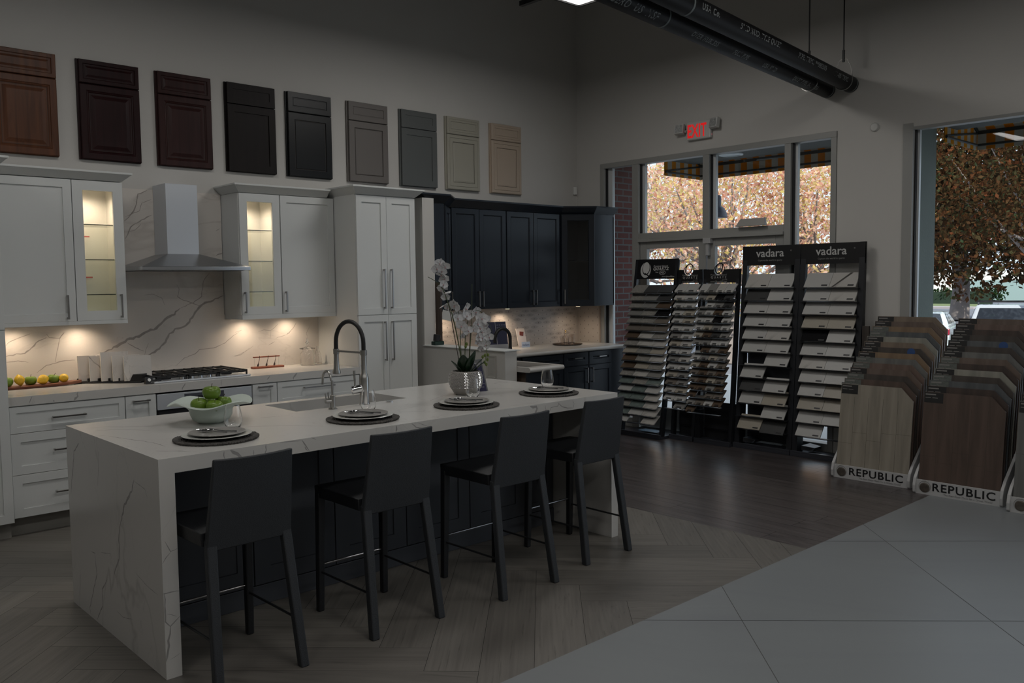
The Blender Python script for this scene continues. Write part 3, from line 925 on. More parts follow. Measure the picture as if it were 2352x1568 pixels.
# hood
hd = thing('range_hood', 'stainless steel chimney range hood over the cooktop', 'range hood', (2.70, 6.60, 1.73))
mb = MB().box(-.12, .125, 0, .252, .125, .66)
mb.build('chimney', M['steel'], hd, bevel=.002)
mb = MB(); A = [(-.40, -.24), (.43, -.24), (.43, .252), (-.40, .252)]; B = [(-.12, 0), (.125, 0), (.125, .252), (-.12, .252)]
mb.hexa([(x, y, .028) for x, y in A], [(x, y, .128) for x, y in B])
mb.build('canopy', plain('canopy_steel_shaded', (.30, .31, .32), .3, .9), hd)  # same steel made darker: the canopy's shade is put into its colour
MB().box(-.40, .43, -.24, .252, 0, .028).build('lip', plain('polished_steel', (.6, .61, .63), .18, 1.0), hd, bevel=.002)
MB().box(-.36, .39, -.2, .22, -.004, 0).build('filter', plain('filter_mesh', (.2, .2, .2), .5, 1.0), hd)

# cooktop
ck = thing('gas_cooktop', 'steel gas cooktop with black cast iron grates', 'cooktop', (2.32, 6.27, .9145))
MB().box(0, .74, 0, .50, 0, .012).build('tray', M['steel'], ck, bevel=.004)
for i in range(3):
    x0 = .015 + i * .238
    mb = MB(); x1 = x0 + .232
    for y in (.10, .295, .485): mb.box(x0, x1, y - .006, y + .006, .034, .047)
    for x in (x0, x0 + .075, x0 + .155, x1 - .012): mb.box(x, x + .012, .02, .49, .036, .049)
    for x in (x0, x1 - .012):
        for y in (.02, .478): mb.box(x, x + .012, y, y + .012, .012, .04)
    mb.box(x0, x1, .02, .032, .03, .045)
    mb.build('grate', M['iron'], ck, bevel=.002)
for x, y, r in ((.13, .15, .045), (.13, .38, .04), (.37, .30, .055), (.61, .15, .04), (.61, .38, .045)):
    MB().lathe([(r, 0), (r, .012), (r * .75, .014), (r * .75, .024), (0, .026)], 20, (x, y, .012)).build('burner', M['iron'], ck, smooth=True)
for k in range(5):
    MB().lathe([(.021, 0), (.019, .026), (.015, .030), (0, .031)], 16, (.225 + k * .068, .052, .012)).build('knob', M['chrome'], ck, smooth=True)

# sample stand with five slabs
ss = thing('sample_stand', 'black plastic stand holding five stone samples beside the cooktop', 'display stand', (1.975, 6.76, .9145), rad(-42))
MB().box(-.03, .46, -.06, .10, 0, .012).build('base', M['blk'], ss, bevel=.002)
mb = MB()
for k in range(6): mb.box(.0 + k * .075 - .008, .0 + k * .075 + .0, -.05, .09, .012, .035)
mb.build('slot', M['blk'], ss)
mb = MB(); mb.hexa([(.375, -.055, .012), (.47, -.055, .012), (.47, .095, .012), (.375, .095, .012)], [(.40, -.055, .062), (.47, -.055, .062), (.47, .095, .062), (.40, .095, .062)]); 
mb.build('name_block', M['sign'], ss)
sdef = [(1.975, 6.715, .185, 'first and rearmost'), (2.035, 6.655, .185, 'second from the rear'), (2.095, 6.595, .21, 'tallest, in the middle'), (2.155, 6.535, .185, 'second from the front'), (2.215, 6.475, .18, 'frontmost, nearest the cooktop')]
for i, (sx_, sy_, hh, lb) in enumerate(sdef):
    o = MB().box(0, .19, 0, .02, 0, hh).build('stone_sample', marble('sample_marble_%d' % i, 'CFCAC4', '857E78', 2.0 + i * .3, (0, .6, i), .25), loc=(sx_ - .03, sy_, .929), rot=(rad(-4), 0, rad(-6)), bevel=.001)
    tag(o, 'white marble sample slab in the black counter stand, %s' % lb, 'stone sample', 'marble sample slabs on the worktop')
t_ = thing('name_card', 'black tent card with white round logo beside the cooktop', 'sign', (2.325, 6.285, .9145), rad(6))
MB().prism([(0, 0), (.035, 0), (.012, .052)], 'x', -.06, .055).build('card', M['sign'], t_)
MB().lathe([(.012, 0), (.012, .0012), (0, .0014)], 20).build('logo', M['whiteink'], t_, loc=(-.035, .0035, .030), rot=(rad(66 + 0), 0, 0))
txt('PREMIUM', .010, M['whiteink'], t_, (.012, .0045, .030), (rad(77), 0, 0))
txt('www.usa.com', .009, M['whiteink'], t_, (.0, -.0005, .010), (rad(77), 0, 0))

# fruit board
bd = thing('serving_board', 'long brown wooden board carrying apples and lemons', 'serving board', (1.385, 6.70, .9145))
mb = MB(); n = 18
vs = []
for i in range(n + 1):
    x = .57 * i / n
    w = .065 * (1 if i < n - 5 else max(.25, 1 - ((i - n + 5) / 5) ** 2 * .8)); h = .018 + .012 * (i / n) ** 3
    vs += [(x, .0 - w * .8, .0 + .010 * (i / n) ** 4), (x, w * .8, .0 + .010 * (i / n) ** 4), (x, w, h), (x, -w, h)]
fs = []
for i in range(n):
    for k in range(4):
        fs.append((i * 4 + k, i * 4 + (k + 1) % 4, (i + 1) * 4 + (k + 1) % 4, (i + 1) * 4 + k))
fs += [(0, 1, 2, 3), (n * 4 + 3, n * 4 + 2, n * 4 + 1, n * 4)]
mb.add(vs, fs)
mb.build('board', wood('board_wood', '5A3326', '8A5540', 'X', 1.0, .5), bd, smooth=True)


def green(name='apple_green'):
    return plain(name, (.13, .22, .022), .3, var=.25, vscale=9)


def apple(loc, r, label, group, rot=(0, 0, 0)):
    t = thing('apple', label, 'apple', loc, 0, group)
    t.rotation_euler = rot
    pr = []
    for i in range(17):
        a = -PI / 2 + PI * i / 16
        rr = math.cos(a) * (1 + .06 * math.sin(a)); z = math.sin(a)
        if z > .6: z -= (z - .6) * 1.1 * (1 - rr * .9)
        if z < -.75: z += (-.75 - z) * .8
        pr.append((max(rr, 0) * r, z * r * .93))
    lo = min(p[1] for p in pr)
    MB().lathe([(p[0], p[1] - lo) for p in pr], 26).build('flesh', green(), t, smooth=True)
    tz = pr[-1][1] - lo
    MB().tube([(0, 0, tz - .004), (.002, .001, tz + r * .25), (.006, .002, tz + r * .5)], [.0018, .0014, .002], 6).build('stem', plain('stem_brown', (.05, .035, .015), .8), t)
    return t


def lemon(loc, r, label, group, rot):
    t = thing('lemon', label, 'lemon', loc, 0, group); t.rotation_euler = rot
    pr = [(0, -1.32), (.10, -1.30), (.18, -1.2), (.45, -1.0), (.75, -.65), (.95, -.25), (1, .05), (.93, .4), (.72, .72), (.42, .98), (.18, 1.13), (.1, 1.22), (0, 1.24)]
    MB().lathe([(a * r, b * r) for a, b in pr], 24).build('peel', plain('lemon_yellow', (.62, .40, .02), .42, bump=.3, bscale=140), t, smooth=True)
    return t
fz = .9145 + .020
gf = 'fruit on the wooden board'
apple((1.475, 6.70, fz), .044, 'green apple at the left end of the wooden board', gf)
apple((1.632, 6.72, fz), .040, 'green apple between the two left lemons on the board', gf)
apple((1.775, 6.725, fz), .040, 'green apple between middle and right lemon on the board', gf, (rad(5), rad(10), 0))
lemon((1.553, 6.68, fz + .042), .033, 'upright yellow lemon beside the leftmost apple on the board', gf, (0, rad(-12), 0))
lemon((1.70, 6.675, fz + .034), .034, 'yellow lemon lying sideways in the middle of the board', gf, (0, rad(72), rad(15)))
lemon((1.838, 6.69, fz + .032), .031, 'yellow lemon pointing outward at the right end of board', gf, (rad(78), 0, rad(20)))

# little wooden rack with spoons
ra = thing('spoon_rack', 'small brown wooden stand hung with three dark spoons', 'rack', (3.30, 6.75, .9145), rad(-3))
wd = wood('rack_wood', '6A3320', '8F4A2E', 'X', 1.4)
mb = MB().prism([(0, -.02), (.005, .03), (.27, .04), (.29, .02), (.28, -.03), (.02, -.035)], 'z', 0, .016); mb.build('base', wd, ra, bevel=.003)
MB().box(.02, .255, -.004, .012, .09, .10).build('top_bar', wd, ra, bevel=.002)
MB().tube([(.03, .004, .012), (.03, .004, .095)], .004, 8).tube([(.245, .004, .012), (.245, .004, .095)], .004, 8).build('post', M['pane'], ra)
for k, x in enumerate((.06, .135, .205)):
    MB().tube([(x + .012, -.008, .105), (x + .008, -.012, .08), (x - .004, -.016, .045), (x - .008, -.018, .03), (x - .012, -.018, .018)], [.0025, .002, .0025, .008, .006], 8).build('spoon', plain('dark_wood', (.03, .012, .008), .5), ra, smooth=True)

# glass jar with stepped lid and glass bottle near the pantry
jr = thing('glass_jar', 'tall clear glass apothecary jar with pointed lid beside the pantry', 'jar', (3.80, 6.70, .9145))
MB().lathe([(.001, .003), (.055, .003), (.06, .0), (.062, .006), (.060, .10), (.045, .125), (.04, .14), (.036, .14), (.041, .122), (.056, .098), (.058, .01), (.001, .008)], 28).build('body', M['glass'], jr, smooth=True)
MB().lathe([(.0, .142), (.066, .142), (.068, .147), (.03, .155), (.012, .165), (.010, .185), (.018, .195), (.008, .21), (.004, .235), (0, .24)], 28).build('lid', M['glass'], jr, smooth=True)
bo = MB().lathe([(.001, 0), (.036, 0), (.038, .01), (.030, .07), (.018, .11), (.008, .13), (.008, .155), (.006, .155), (.006, .13), (.016, .11), (.028, .07), (.035, .012), (.001, .006)], 24).build('glass_bottle', M['glass'], loc=(3.92, 6.735, .9145), smooth=True)
tag(bo, 'small clear glass bottle behind the jar beside the pantry', 'bottle')

# half wall and stub wall between the two kitchens
mb = MB().box(4.73, 4.86, 6.245, YW, 0, 2.378).box(4.73, 4.86, 5.17, 6.245, 0, 1.05)
mb.build('wall_middle', M['wall'], kind='structure')
MB().box(4.615, 4.73, 6.42, YW, 0, 2.36).build('trim_1', M['wall'], kind='structure')
tag(MB().box(4.71, 4.90, 5.16, 6.25, 1.05, 1.056).build('ledge_board', Wh), 'thin white cap board on top of the low half wall', 'ledge')
wp = MB().panel(0, 0, .115, .19, .008, [(0, 0), (.010, 0), (.014, .004), (.035, .004), (.037, .002), (.045, .002)]).build('outlet_plate', plain('plate_beige', (.40, .39, .36), .6), loc=(4.728, 5.39, .82), rot=(0, 0, rad(-90)))
tag(wp, 'flush rectangular outlet plate on the half wall behind the orchid', 'outlet')
o = tag(MB().box(4.865, 4.885, 6.18, 6.25, .915, 1.62).build('moulding_board', wood('moulding_wood', '2E231D', '463629', 'Z')), 'tall narrow brown moulding board standing against the stub wall', 'board')
c_ = thing('tape_holder', 'small dark green cup shaped holder on the half wall ledge', 'holder', (4.80, 6.14, 1.0565))
MB().box(-.055, .05, -.03, .03, 0, .035).build('base', plain('dark_green', (.012, .03, .022), .3), c_, bevel=.006)
MB().lathe([(.028, 0), (.034, .055), (.030, .06), (.024, .05), (0, .045)], 18).build('cup', M['blk'], c_, loc=(-.02, 0, .035), rot=(0, rad(14), 0), smooth=True)

# ------------------------------------------------------------ navy kitchen
Nv = M['navy']
cabinet('wall_cabinet', 'navy two door wall cabinet, left one of the pair', (5.275, 6.56, 1.345), .748, .997, .308, Nv,
        [('door', .03, .002, .352, .993, (.352, .105, .155, True)), ('door', .386, .002, .358, .993, (.404, .105, .155, True))], fscheme=NAVYD)
cabinet('wall_cabinet', 'navy two door wall cabinet, right one of the pair', (6.026, 6.56, 1.345), .80, .997, .308, Nv,
        [('door', .006, .002, .378, .993, (.352, .105, .155, True)), ('door', .388, .002, .40, .993, (.404, .105, .155, True))], fscheme=NAVYD)
# left corner unit (seen edge on)
cl = thing('corner_cabinet', 'navy angled corner wall cabinet against the stub wall', 'cabinet', (4.862, YW, 1.345))
MB().prism([(0, -.003), (0, -.57), (.16, -.57), (.41, -.33), (.41, -.003)], 'z', 0, .997).build('body', Nv, cl)
MB().panel(.01, .01, .32, .97, .018, NAVYD).build('door', Nv, cl, loc=(.165, -.566, 0), rot=(0, 0, rad(44)))
hc = MB().box(-.005, .005, -.034, -.024, .03, .185).box(-.005, .005, -.026, 0, .035, .045).box(-.005, .005, -.026, 0, .17, .18).build('handle', M['pull'], cl, loc=(.165 + .30 * .72, -.566 + .30 * .69, 0), rot=(0, 0, rad(44)))
# right corner unit with glass door in its diagonal
cr_ = thing('corner_cabinet', 'navy corner wall cabinet with a glass door in the room corner', 'cabinet', (6.828, YW, 1.345))
mb = MB()
mb.prism([(.002, -.003), (.002, -.33), (.29, -.552), (.62, -.552), (.62, -.003)], 'z', 0, .018)
mb.prism([(.002, -.003), (.002, -.33), (.29, -.552), (.62, -.552), (.62, -.003)], 'z', .979, .997)
mb.box(.002, .62, -.02, -.003, .018, .979); mb.box(.605, .62, -.552, -.02, .018, .979); mb.box(.29, .62, -.552, -.536, .018, .979); mb.box(.002, .016, -.33, -.02, .018, .979)
mb.box(.35, .62, -.40, -.02, .5, .51)
mb.build('body', Nv, cr_)
dgl = math.hypot(.288, .222); ang = math.atan2(-.222, .288)
dr = MB().panel(0, .004, dgl, .988, .02, [(0, .003), (.003, 0), (.062, 0), (.066, .005)], open_=True).build('door', Nv, cr_, loc=(.002, -.332, 0), rot=(0, 0, ang))
MB().box(.062, dgl - .062, -.010, -.006, .066, .93).build('door_glass', M['pane'], dr)
pull(dr, .03, .105, .155, True)
# crown over navy cabinets
base_ = [(4.862, 6.30), (5.022, 6.30), (5.272, 6.54), (6.83, 6.54), (7.118, 6.318), (7.45, 6.318)]
top_ = [(4.722, 6.235), (5.055, 6.235), (5.30, 6.475), (6.80, 6.475), (7.09, 6.253), (7.45, 6.253)]
mb = MB()
n = len(base_)
vs = [(x, y, 2.343) for x, y in base_] + [(x, y, 2.41) for x, y in top_] + [(x, y, 2.425) for x, y in top_] + [(4.722, YW - .002, 2.425), (7.45, YW - .002, 2.425)]
fs = []
for i in range(n - 1):
    fs.append((i, i + 1, n + i + 1, n + i)); fs.append((n + i, n + i + 1, 2 * n + i + 1, 2 * n + i))
fs.append([2 * n + i for i in range(n)] + [3 * n + 1, 3 * n])
fs.append((0, n, 2 * n, 3 * n))
mb.add(vs, fs)
tag(mb.build('crown_moulding', Nv), 'dark navy crown moulding stepping round both corner cabinets', 'moulding')
# navy base run
cabinet('base_cabinet', 'navy sink base cabinet mostly hidden behind the half wall', (5.26, 6.17, .1), 1.19, .77, .68, Nv,
        [('door', .6, .002, .585, .62, None), ('drawer', .6, .63, .585, .136, None)], fscheme=NAVYD)
cabinet('base_cabinet', 'navy base cabinet with drawer, left of the two with handles', (6.455, 6.17, .1), .38, .77, .68, Nv,
        [('drawer', .004, .63, .372, .138, (.19, .71, .12, False)), ('door', .004, .002, .372, .622, (.338, .52, .16, True))], fscheme=NAVYD)
cabinet('base_cabinet', 'navy base cabinet with drawer, next to the mosaic sample rack', (6.84, 6.17, .1), .38, .77, .68, Nv,
        [('drawer', .004, .63, .372, .138, (.19, .71, .12, False)), ('door', .004, .002, .372, .622, (.036, .52, .16, True))], fscheme=NAVYD)
tag(MB().box(7.222, 7.448, 6.19, 6.865, .101, .87).build('filler_panel', Nv), 'navy filler panel between base cabinets and the exit wall', 'panel')
tag(MB().box(5.26, 7.448, 6.24, 6.86, 0, .099).build('toe_kick', Nv), 'dark toe kick under the navy base cabinets', 'toe kick')
cream = plain('cream_quartz', (.50, .48, .45), .25, var=.03)
mb = MB(); yf = 6.125


def bull(mb, x0, x1, y, z0, z1, ydir, xa=None):
    pass
mb.box(4.862, 7.449, 6.14, YW - .001, .874, .914)
mb.tube([(4.862, 6.14, .894), (7.449, 6.14, .894)], .02, 12)
tag(mb.build('countertop', cream, smooth=True), 'cream worktop with rounded edge on the navy kitchen wall side', 'countertop')
pc = thing('peninsula', 'navy peninsula counter with cream top behind the half wall', 'counter', (4.862, 5.03, 0))
mb = MB(); zz = (.874, .914)
mb.box(.002, .05, 0, 1.085, *zz); mb.box(.05, .35, 0, .07, *zz); mb.box(.05, .35, .62, 1.085, *zz); mb.box(.35, .40, 0, 1.085, *zz)
mb.tube([(.0, 0, .894), (.40, 0, .894), (.405, .005, .894), (.405, 1.085, .894)], .02, 12)
mb.build('top', cream, pc, smooth=True)
mb = MB(); mb.box(.02, .36, .04, .058, .1, .873); mb.box(.342, .36, .058, 1.08, .1, .873); mb.box(.02, .36, .07, 1.08, .0, .1)
mb.build('cabinet', Nv, pc)
sk = MB(); sk.box(.052, .348, .072, .078, .72, .873); sk.box(.052, .348, .612, .618, .72, .873); sk.box(.052, .058, .078, .612, .72, .873); sk.box(.335, .341, .078, .612, .72, .873); sk.box(.052, .341, .078, .612, .715, .72)
sk.build('basin', plain('brown_basin', (.10, .07, .05), .5), pc)
fb = thing('kitchen_faucet', 'black arched faucet behind the half wall ledge', 'faucet', (5.845, 6.31, .9145), rad(-15))
pts = [(0, 0, 0), (0, 0, .14)] + [(-.085 + .085 * math.cos(a), 0, .14 + .10 * math.sin(a)) for a in [PI * k / 14 for k in range(15)]] + [(-.17, 0, .10)]
MB().tube(pts, .017, 14).build('spout', M['rubber'], fb, smooth=True)
MB().lathe([(.03, 0), (.03, .01), (.022, .02), (.018, .05)], 18).build('base', M['blk'], fb, smooth=True)

# navy backsplash with dots and leaf shaped tiles
mb = MB()
mb.box(4.862, 7.449, YW - .012, YW - .001, .915, 1.344, 0)
mb.box(7.438, 7.449, 6.53, YW - .012, .915, 1.344, 0)
k = 0
x = 4.90
while x < 7.43:
    z = .935 + (.045 if k % 2 else 0)
    while z < 1.335:
        mb.add([(x - .004, YW - .0128, z), (x, YW - .0128, z - .009), (x + .004, YW - .0128, z), (x, YW - .0128, z + .009)], [(0, 1, 2, 3)], 1)
        z += .09
    x += .065; k += 1
k = 0; y = YW - .05
while y > 6.55:
    z = .935 + (.045 if k % 2 else 0)
    while z < 1.335:
        mb.add([(7.4372, y - .004, z), (7.4372, y, z - .009), (7.4372, y + .004, z), (7.4372, y, z + .009)], [(0, 1, 2, 3)], 1)
        z += .09
    y -= .065; k += 1
# leaf shapes between the dots
k = 0; x = 4.965
while x < 7.40:
    z = .98 + (.045 if k % 2 else 0)
    while z < 1.31:
        c = 2 if R.random() < .5 else 3
        w, h = .058, .019
        P = [(x + w * math.cos(a), YW - .0124, z + h * math.sin(a) * (1 - .25 * abs(math.cos(a)))) for a in [2 * PI * j / 10 for j in range(10)]]
        mb.add(P, [tuple(range(10))], c)
        z += .09
    x += .065; k += 1
tag(mb.build('backsplash', [plain('mosaic_cream', (.50, .455, .42), .35, var=.12, vscale=4), plain('mosaic_dot', (.07, .055, .05), .4), plain('mosaic_taupe', (.41, .365, .335), .35, var=.2, vscale=5), plain('mosaic_pale', (.54, .49, .45), .35, var=.1)]),
    'cream and taupe leaf pattern mosaic backsplash under the navy cabinets', 'backsplash')
tag(MB().box(7.43, 7.449, 6.505, 6.53, .915, 1.344).build('edge_trim', plain('edge_trim_beige', (.36, .30, .26), .5)), 'narrow beige trim at the end of the mosaic backsplash', 'trim')

# things on the navy counter
po = thing('brochure_display', 'navy and white printed display board leaning by the faucet', 'display', (5.665, 6.47, .9145), rad(-10))
MB().hexa([(0, 0, 0), (.27, 0, 0), (.27, .012, 0), (0, .012, 0)], [(-.0, .06, .30), (.27, .06, .30), (.27, .072, .30), (.0, .072, .30)]).build('board', plain('print_navy', (.028, .028, .06), .4), po)
MB().hexa([(.002, -.003, 0), (.268, -.003, 0), (.268, .001, 0), (.002, .001, 0)], [(.002, .012, .075), (.268, .012, .075), (.268, .016, .075), (.002, .016, .075)]).build('white_strip', plain('print_white', (.35, .35, .36), .5), po)
MB().hexa([(.14, -.004, .0), (.144, -.004, .0), (.144, .0, .0), (.14, .0, .0)], [(.14, .056, .299), (.144, .056, .299), (.144, .06, .299), (.14, .06, .299)]).build('white_line', _m['print_white'], po)
mb = MB()
for r_ in range(3):
    for c in range(4):
        z = .21 + r_ * .025; y = z * .2 - .003; x = .155 + c * .027
        mb.box(x, x + .02, y - .001, y + .002, z, z + .015)
mb.build('print_boxes', plain('print_grey', (.12, .12, .17), .5), po)
br = thing('brochure_holder', 'white brochure holder with red brown printed mark', 'brochure', (6.34, 6.70, .9145), rad(-8))
MB().hexa([(0, 0, 0), (.11, 0, 0), (.11, .01, 0), (0, .01, 0)], [(-.01, .05, .20), (.10, .05, .20), (.10, .06, .20), (-.01, .06, .20)]).build('sheet', plain('paper_white', (.62, .55, .52), .5), br)
MB().hexa([(.025, .0275, .13), (.07, .0275, .12), (.08, .03, .165), (.03, .03, .17)], [(.025, .026, .13), (.07, .026, .12), (.08, .036, .165), (.03, .036, .17)]).build('red_mark', plain('mark_red', (.22, .05, .035), .5), br, loc=(0, .002, 0))
MB().box(.015, .125, -.022, -.02, 0, .06).build('pocket', plain('pocket_pale', (.55, .62, .75), .3), br)
txt('vadara', .035, plain('ink_blue', (.03, .07, .22), .5), br, (.07, -.0226, .018), ROT_F)
ty = thing('tray', 'round dark mirrored tray with glassware on the navy counter', 'tray', (6.98, 6.60, .9145))
MB().lathe([(.0, .002), (.15, .002), (.165, .012), (.17, .012), (.155, 0), (0, 0)], 32).build('plate', plain('bronze_tray', (.10, .06, .04), .2, .8), ty, smooth=True)
gsm = clear_glass('smoky_glass', (.92, .88, .84))


def cup(loc, r, h, label):
    t = MB().lathe([(0, .003), (r * .85, .003), (r * .85, 0), (r, h), (r - .002, h), (r * .85 - .002, .006), (0, .006)], 18).build('drinking_glass', gsm, loc=loc, smooth=True)
    return tag(t, label, 'glass', 'glasses on the round tray')
cup((6.885, 6.58, .918), .024, .075, 'small tumbler at the left edge of the round tray')
cup((6.93, 6.54, .918), .024, .08, 'small tumbler at the front left of the round tray')
cup((6.99, 6.53, .918), .024, .08, 'small tumbler at the front of the round tray')
cup((7.06, 6.60, .918), .026, .11, 'taller tumbler at the right edge of the round tray')
dc = thing('decanter', 'glass decanter with brass stopper on the round tray', 'decanter', (6.985, 6.63, .918))
MB().lathe([(0, 0), (.034, 0), (.036, .07), (.014, .10), (.010, .13), (.008, .13), (.012, .10), (.033, .07), (.031, .004), (0, .004)], 20).build('body', gsm, dc, smooth=True)
MB().lathe([(0, .128), (.010, .13), (.008, .14), (.013, .147), (.008, .157), (0, .16)], 16).build('stopper', plain('brass', (.75, .5, .22), .15, 1.0), dc, smooth=True)
tg = MB().box(-.05, .055, 0, .001, 0, .09).build('price_sheet', plain('paper_plain', (.5, .5, .48), .7), loc=(5.0, 6.27, 1.27), rot=(rad(-4), rad(14), rad(-10)))
tag(tg, 'white paper sheet hanging under the navy corner cabinet behind the orchid', 'paper')

# lights inside and below the cabinets
WARM = (1.0, .79, .58)


def puck(x, y, z, p, lab, tgt=None):
    o = MB().lathe([(.032, 0), (.032, -.010), (.026, -.011), (0, -.011)], 20).build('puck_light', [plain('puck_rim', (.6, .6, .6), .4)], loc=(x, y, z), smooth=True)
    tag(o, lab, 'cabinet light')
    MB().lathe([(.022, -.0112), (.022, -.0122), (0, -.0122)], 16).build('lens', M['puck'], o)
    spot_lamp('puck_lamp', (x, y, z - .02), p, WARM, 150, 1.0, tgt or (x, y + .05, z - 1), .02)
puck(1.55, 6.73, 1.373, 4.65, 'small warm puck light under the cabinet by the tall cabinet')
puck(1.98, 6.73, 1.373, 5.58, 'small warm puck light under the left glass cabinet')
puck(3.28, 6.73, 1.373, 5.58, 'small warm puck light under the right glass cabinet')
puck(3.68, 6.73, 1.373, 5.58, 'small warm puck light under the cabinet beside the pantry')
puck(5.40, 6.73, 1.343, 4.65, 'small warm puck light under the left navy cabinet')
puck(6.20, 6.73, 1.343, 5.58, 'small warm puck light under the right navy cabinet')
puck(7.18, 6.62, 1.343, 2.79, 'small warm puck light under the navy corner cabinet')
puck(2.075, 6.70, 2.345, 8.5, 'small warm puck light inside the left glass cabinet')
puck(3.31, 6.70, 2.33, 8.5, 'small warm puck light inside the right glass cabinet')
puck(7.08, 6.60, 2.322, 1.3, 'small dim puck light inside the navy glass corner cabinet')

# nine sample door fronts on the wall
def rings_raised(k=1.0, gr=.006):
    return [(0, .004), (.005, 0), (.045, 0), (.050, .005), (.056, .003), (.064, .009), (.078, .009), (.10, .001), (.104, 0)]
DR = [
    (1.48, 'honey brown raised panel door sample, cut off by left edge', 'raised', wood('honey_maple', '4A2E20', '653F2A', 'Z', 1, .4, spec=.25)),
    (2.060, 'dark cherry red raised panel door sample on wall', 'raised', wood('dark_cherry', '1F0C0D', '2B1314', 'Z', 1, .4, spec=.2)),
    (2.628, 'brown mahogany raised panel door sample on wall', 'raised', wood('mahogany', '2A1716', '3A2220', 'Z', 1, .4, spec=.2)),
    (3.190, 'espresso brown flat shaker door sample on wall', 'shaker', wood('espresso', '130E0D', '1A1412', 'Z', 1, .5, spec=.2)),
    (3.738, 'glossy black recessed panel door sample on wall', 'groove', plain('satin_black', (.005, .006, .007), .35, spec=.3)),
    (4.347, 'taupe grey door sample with dark glaze lines', 'groove', plain('taupe_paint', (.135, .122, .112), .5)),
    (4.932, 'slate grey flat shaker door sample on wall', 'shaker', plain('slate_paint', (.095, .102, .100), .5)),
    (5.490, 'antique white door sample with double glaze lines', 'double', plain('antique_white', (.34, .325, .27), .5)),
    (6.085, 'cream beige raised door sample nearest the room corner', 'double2', plain('cream_beige', (.42, .34, .265), .5)),
]
glaze = plain('dark_glaze', (.03, .022, .018), .6)
for x, lab, st, mt in DR:
    w = .44; t = thing('cabinet_door_sample', lab, 'cabinet door sample', (x, YW, 2.552), 0, 'door fronts hung in a row above the cabinets')
    if st == 'raised': rg, rd = rings_raised(), [(0, .003), (.004, 0), (.028, 0), (.033, .006), (.045, .006), (.06, .001)]
    elif st == 'shaker': rg, rd = [(0, .001), (.001, 0), (.06, 0), (.061, .008)], [(0, .001), (.001, 0), (.05, 0), (.051, .004)]
    elif st == 'groove': rg, rd = [(0, .003), (.003, 0), (.058, 0), (.061, .007), (.066, .007), (.069, .003)], [(0, .003), (.003, 0), (.044, 0), (.047, .006), (.052, .006), (.055, .003)]
    else: rg, rd = [(0, .004), (.006, 0), (.03, 0), (.032, .004), (.035, .0), (.07, 0), (.073, .006), (.077, .006), (.09, .002)], [(0, .003), (.004, 0), (.022, 0), (.024, .003), (.027, 0), (.045, 0), (.048, .005), (.051, .002)]
    MB().box(.0, w, -.018, -.001, 0, .726).build('backing', mt, t)
    d_ = MB().panel(.014, .004, w - .014, .545, .022, rg, y=-.018).build('door', mt, t)
    e_ = MB().panel(.014, .556, w - .014, .168, .022, rd, y=-.018).build('drawer_front', mt, t)
    if st in ('groove', 'double', 'double2', 'raised'):
        ins = {'groove': ((.0615, .0655),), 'double': ((.0322, .0345), (.0735, .0765)), 'double2': ((.0322, .0340), (.0735, .0765)), 'raised': ((.0645, .067),)}[st]
        for a, b in ins:
            dep = .0068 if st == 'groove' else (.0055 if a > .05 else .0035)
            if st == 'raised': dep = .0088
            X0, Z0, Wd, Hd = .014, .004, w - .014, .545
            y = -.018 - .022 + dep - .0003
            mb = MB()
            for q in (((a, a), (Wd - a, b)), ((a, Hd - b), (Wd - a, Hd - a)), ((a, a), (b, Hd - a)), ((Wd - b, a), (Wd - a, Hd - a))):
                mb.box(X0 + q[0][0], X0 + q[1][0], y, y + .0002, Z0 + q[0][1], Z0 + q[1][1])
            mb.build('glaze_line', glaze, d_)

# ------------------------------------------------------------ island
isl = thing('kitchen_island', 'long white marble waterfall island with dark blue grey base', 'kitchen island', (1.295, 3.495, 0))
IX, IY = 2.855, 1.225
sx0, sx1, sy0, sy1 = 1.05, 1.80, .78, 1.15
mb = MB()
mb.box(0, IX, 0, sy0, .85, .914); mb.box(0, IX, sy1, IY, .85, .914); mb.box(0, sx0, sy0, sy1, .85, .914); mb.box(sx1, IX, sy0, sy1, .85, .914)
ribbons(mb, V_TOP, lambda u, v: (u - 1.295, v - 3.495, .9143), 1)
ribbons(mb, V_EDGE, lambda u, v: (u - 1.295, -.0004, v), 1, .852, .912)
mb.build('countertop', [M['marble'], M['vein']], isl)
mb = MB().box(0, .065, 0, IY, 0, .85)
ribbons(mb, V_END, lambda u, v: (-.0004, u - 3.495, v), 1, .0, .85)
ribbons(mb, [(p, w) for p, w in V_LEG], lambda u, v: (min(max(u - 1.295, .001), .064), -.0004, v), 1)
mb.build('side_panel', [M['marble'], M['vein']], isl)
MB().box(IX - .06, IX, 0, IY, 0, .85).build('side_panel', M['marble'], isl)
mb = MB()
mb.box(.066, IX - .061, .523, .545, .10, .849); mb.box(.066, IX - .061, 1.15, 1.17, .10, .849); mb.box(.066, IX - .061, .545, 1.15, .10, .12)
mb.build('base_cabinet', M['slate'], isl)
MB().box(.066, IX - .061, .505, 1.13, 0, .099).build('plinth', M['slate'], isl, bevel=.003)
xs = [.175, .645, 1.115, 1.585, 2.062, 2.535]
for i, x in enumerate(xs):
    w = (xs[i + 1] - x if i < 5 else IX - .062 - x) - .006
    MB().panel(x, .104, w, .742, .018, [(0, .001), (.001, 0), (.085 if w > .3 else .06, 0), (.087 if w > .3 else .062, .007)], y=.523).build('base_panel', M['slate'], isl)
MB().panel(.068, .104, .103, .742, .018, [(0, .001), (.001, 0)], y=.523).build('base_panel', M['slate'], isl)

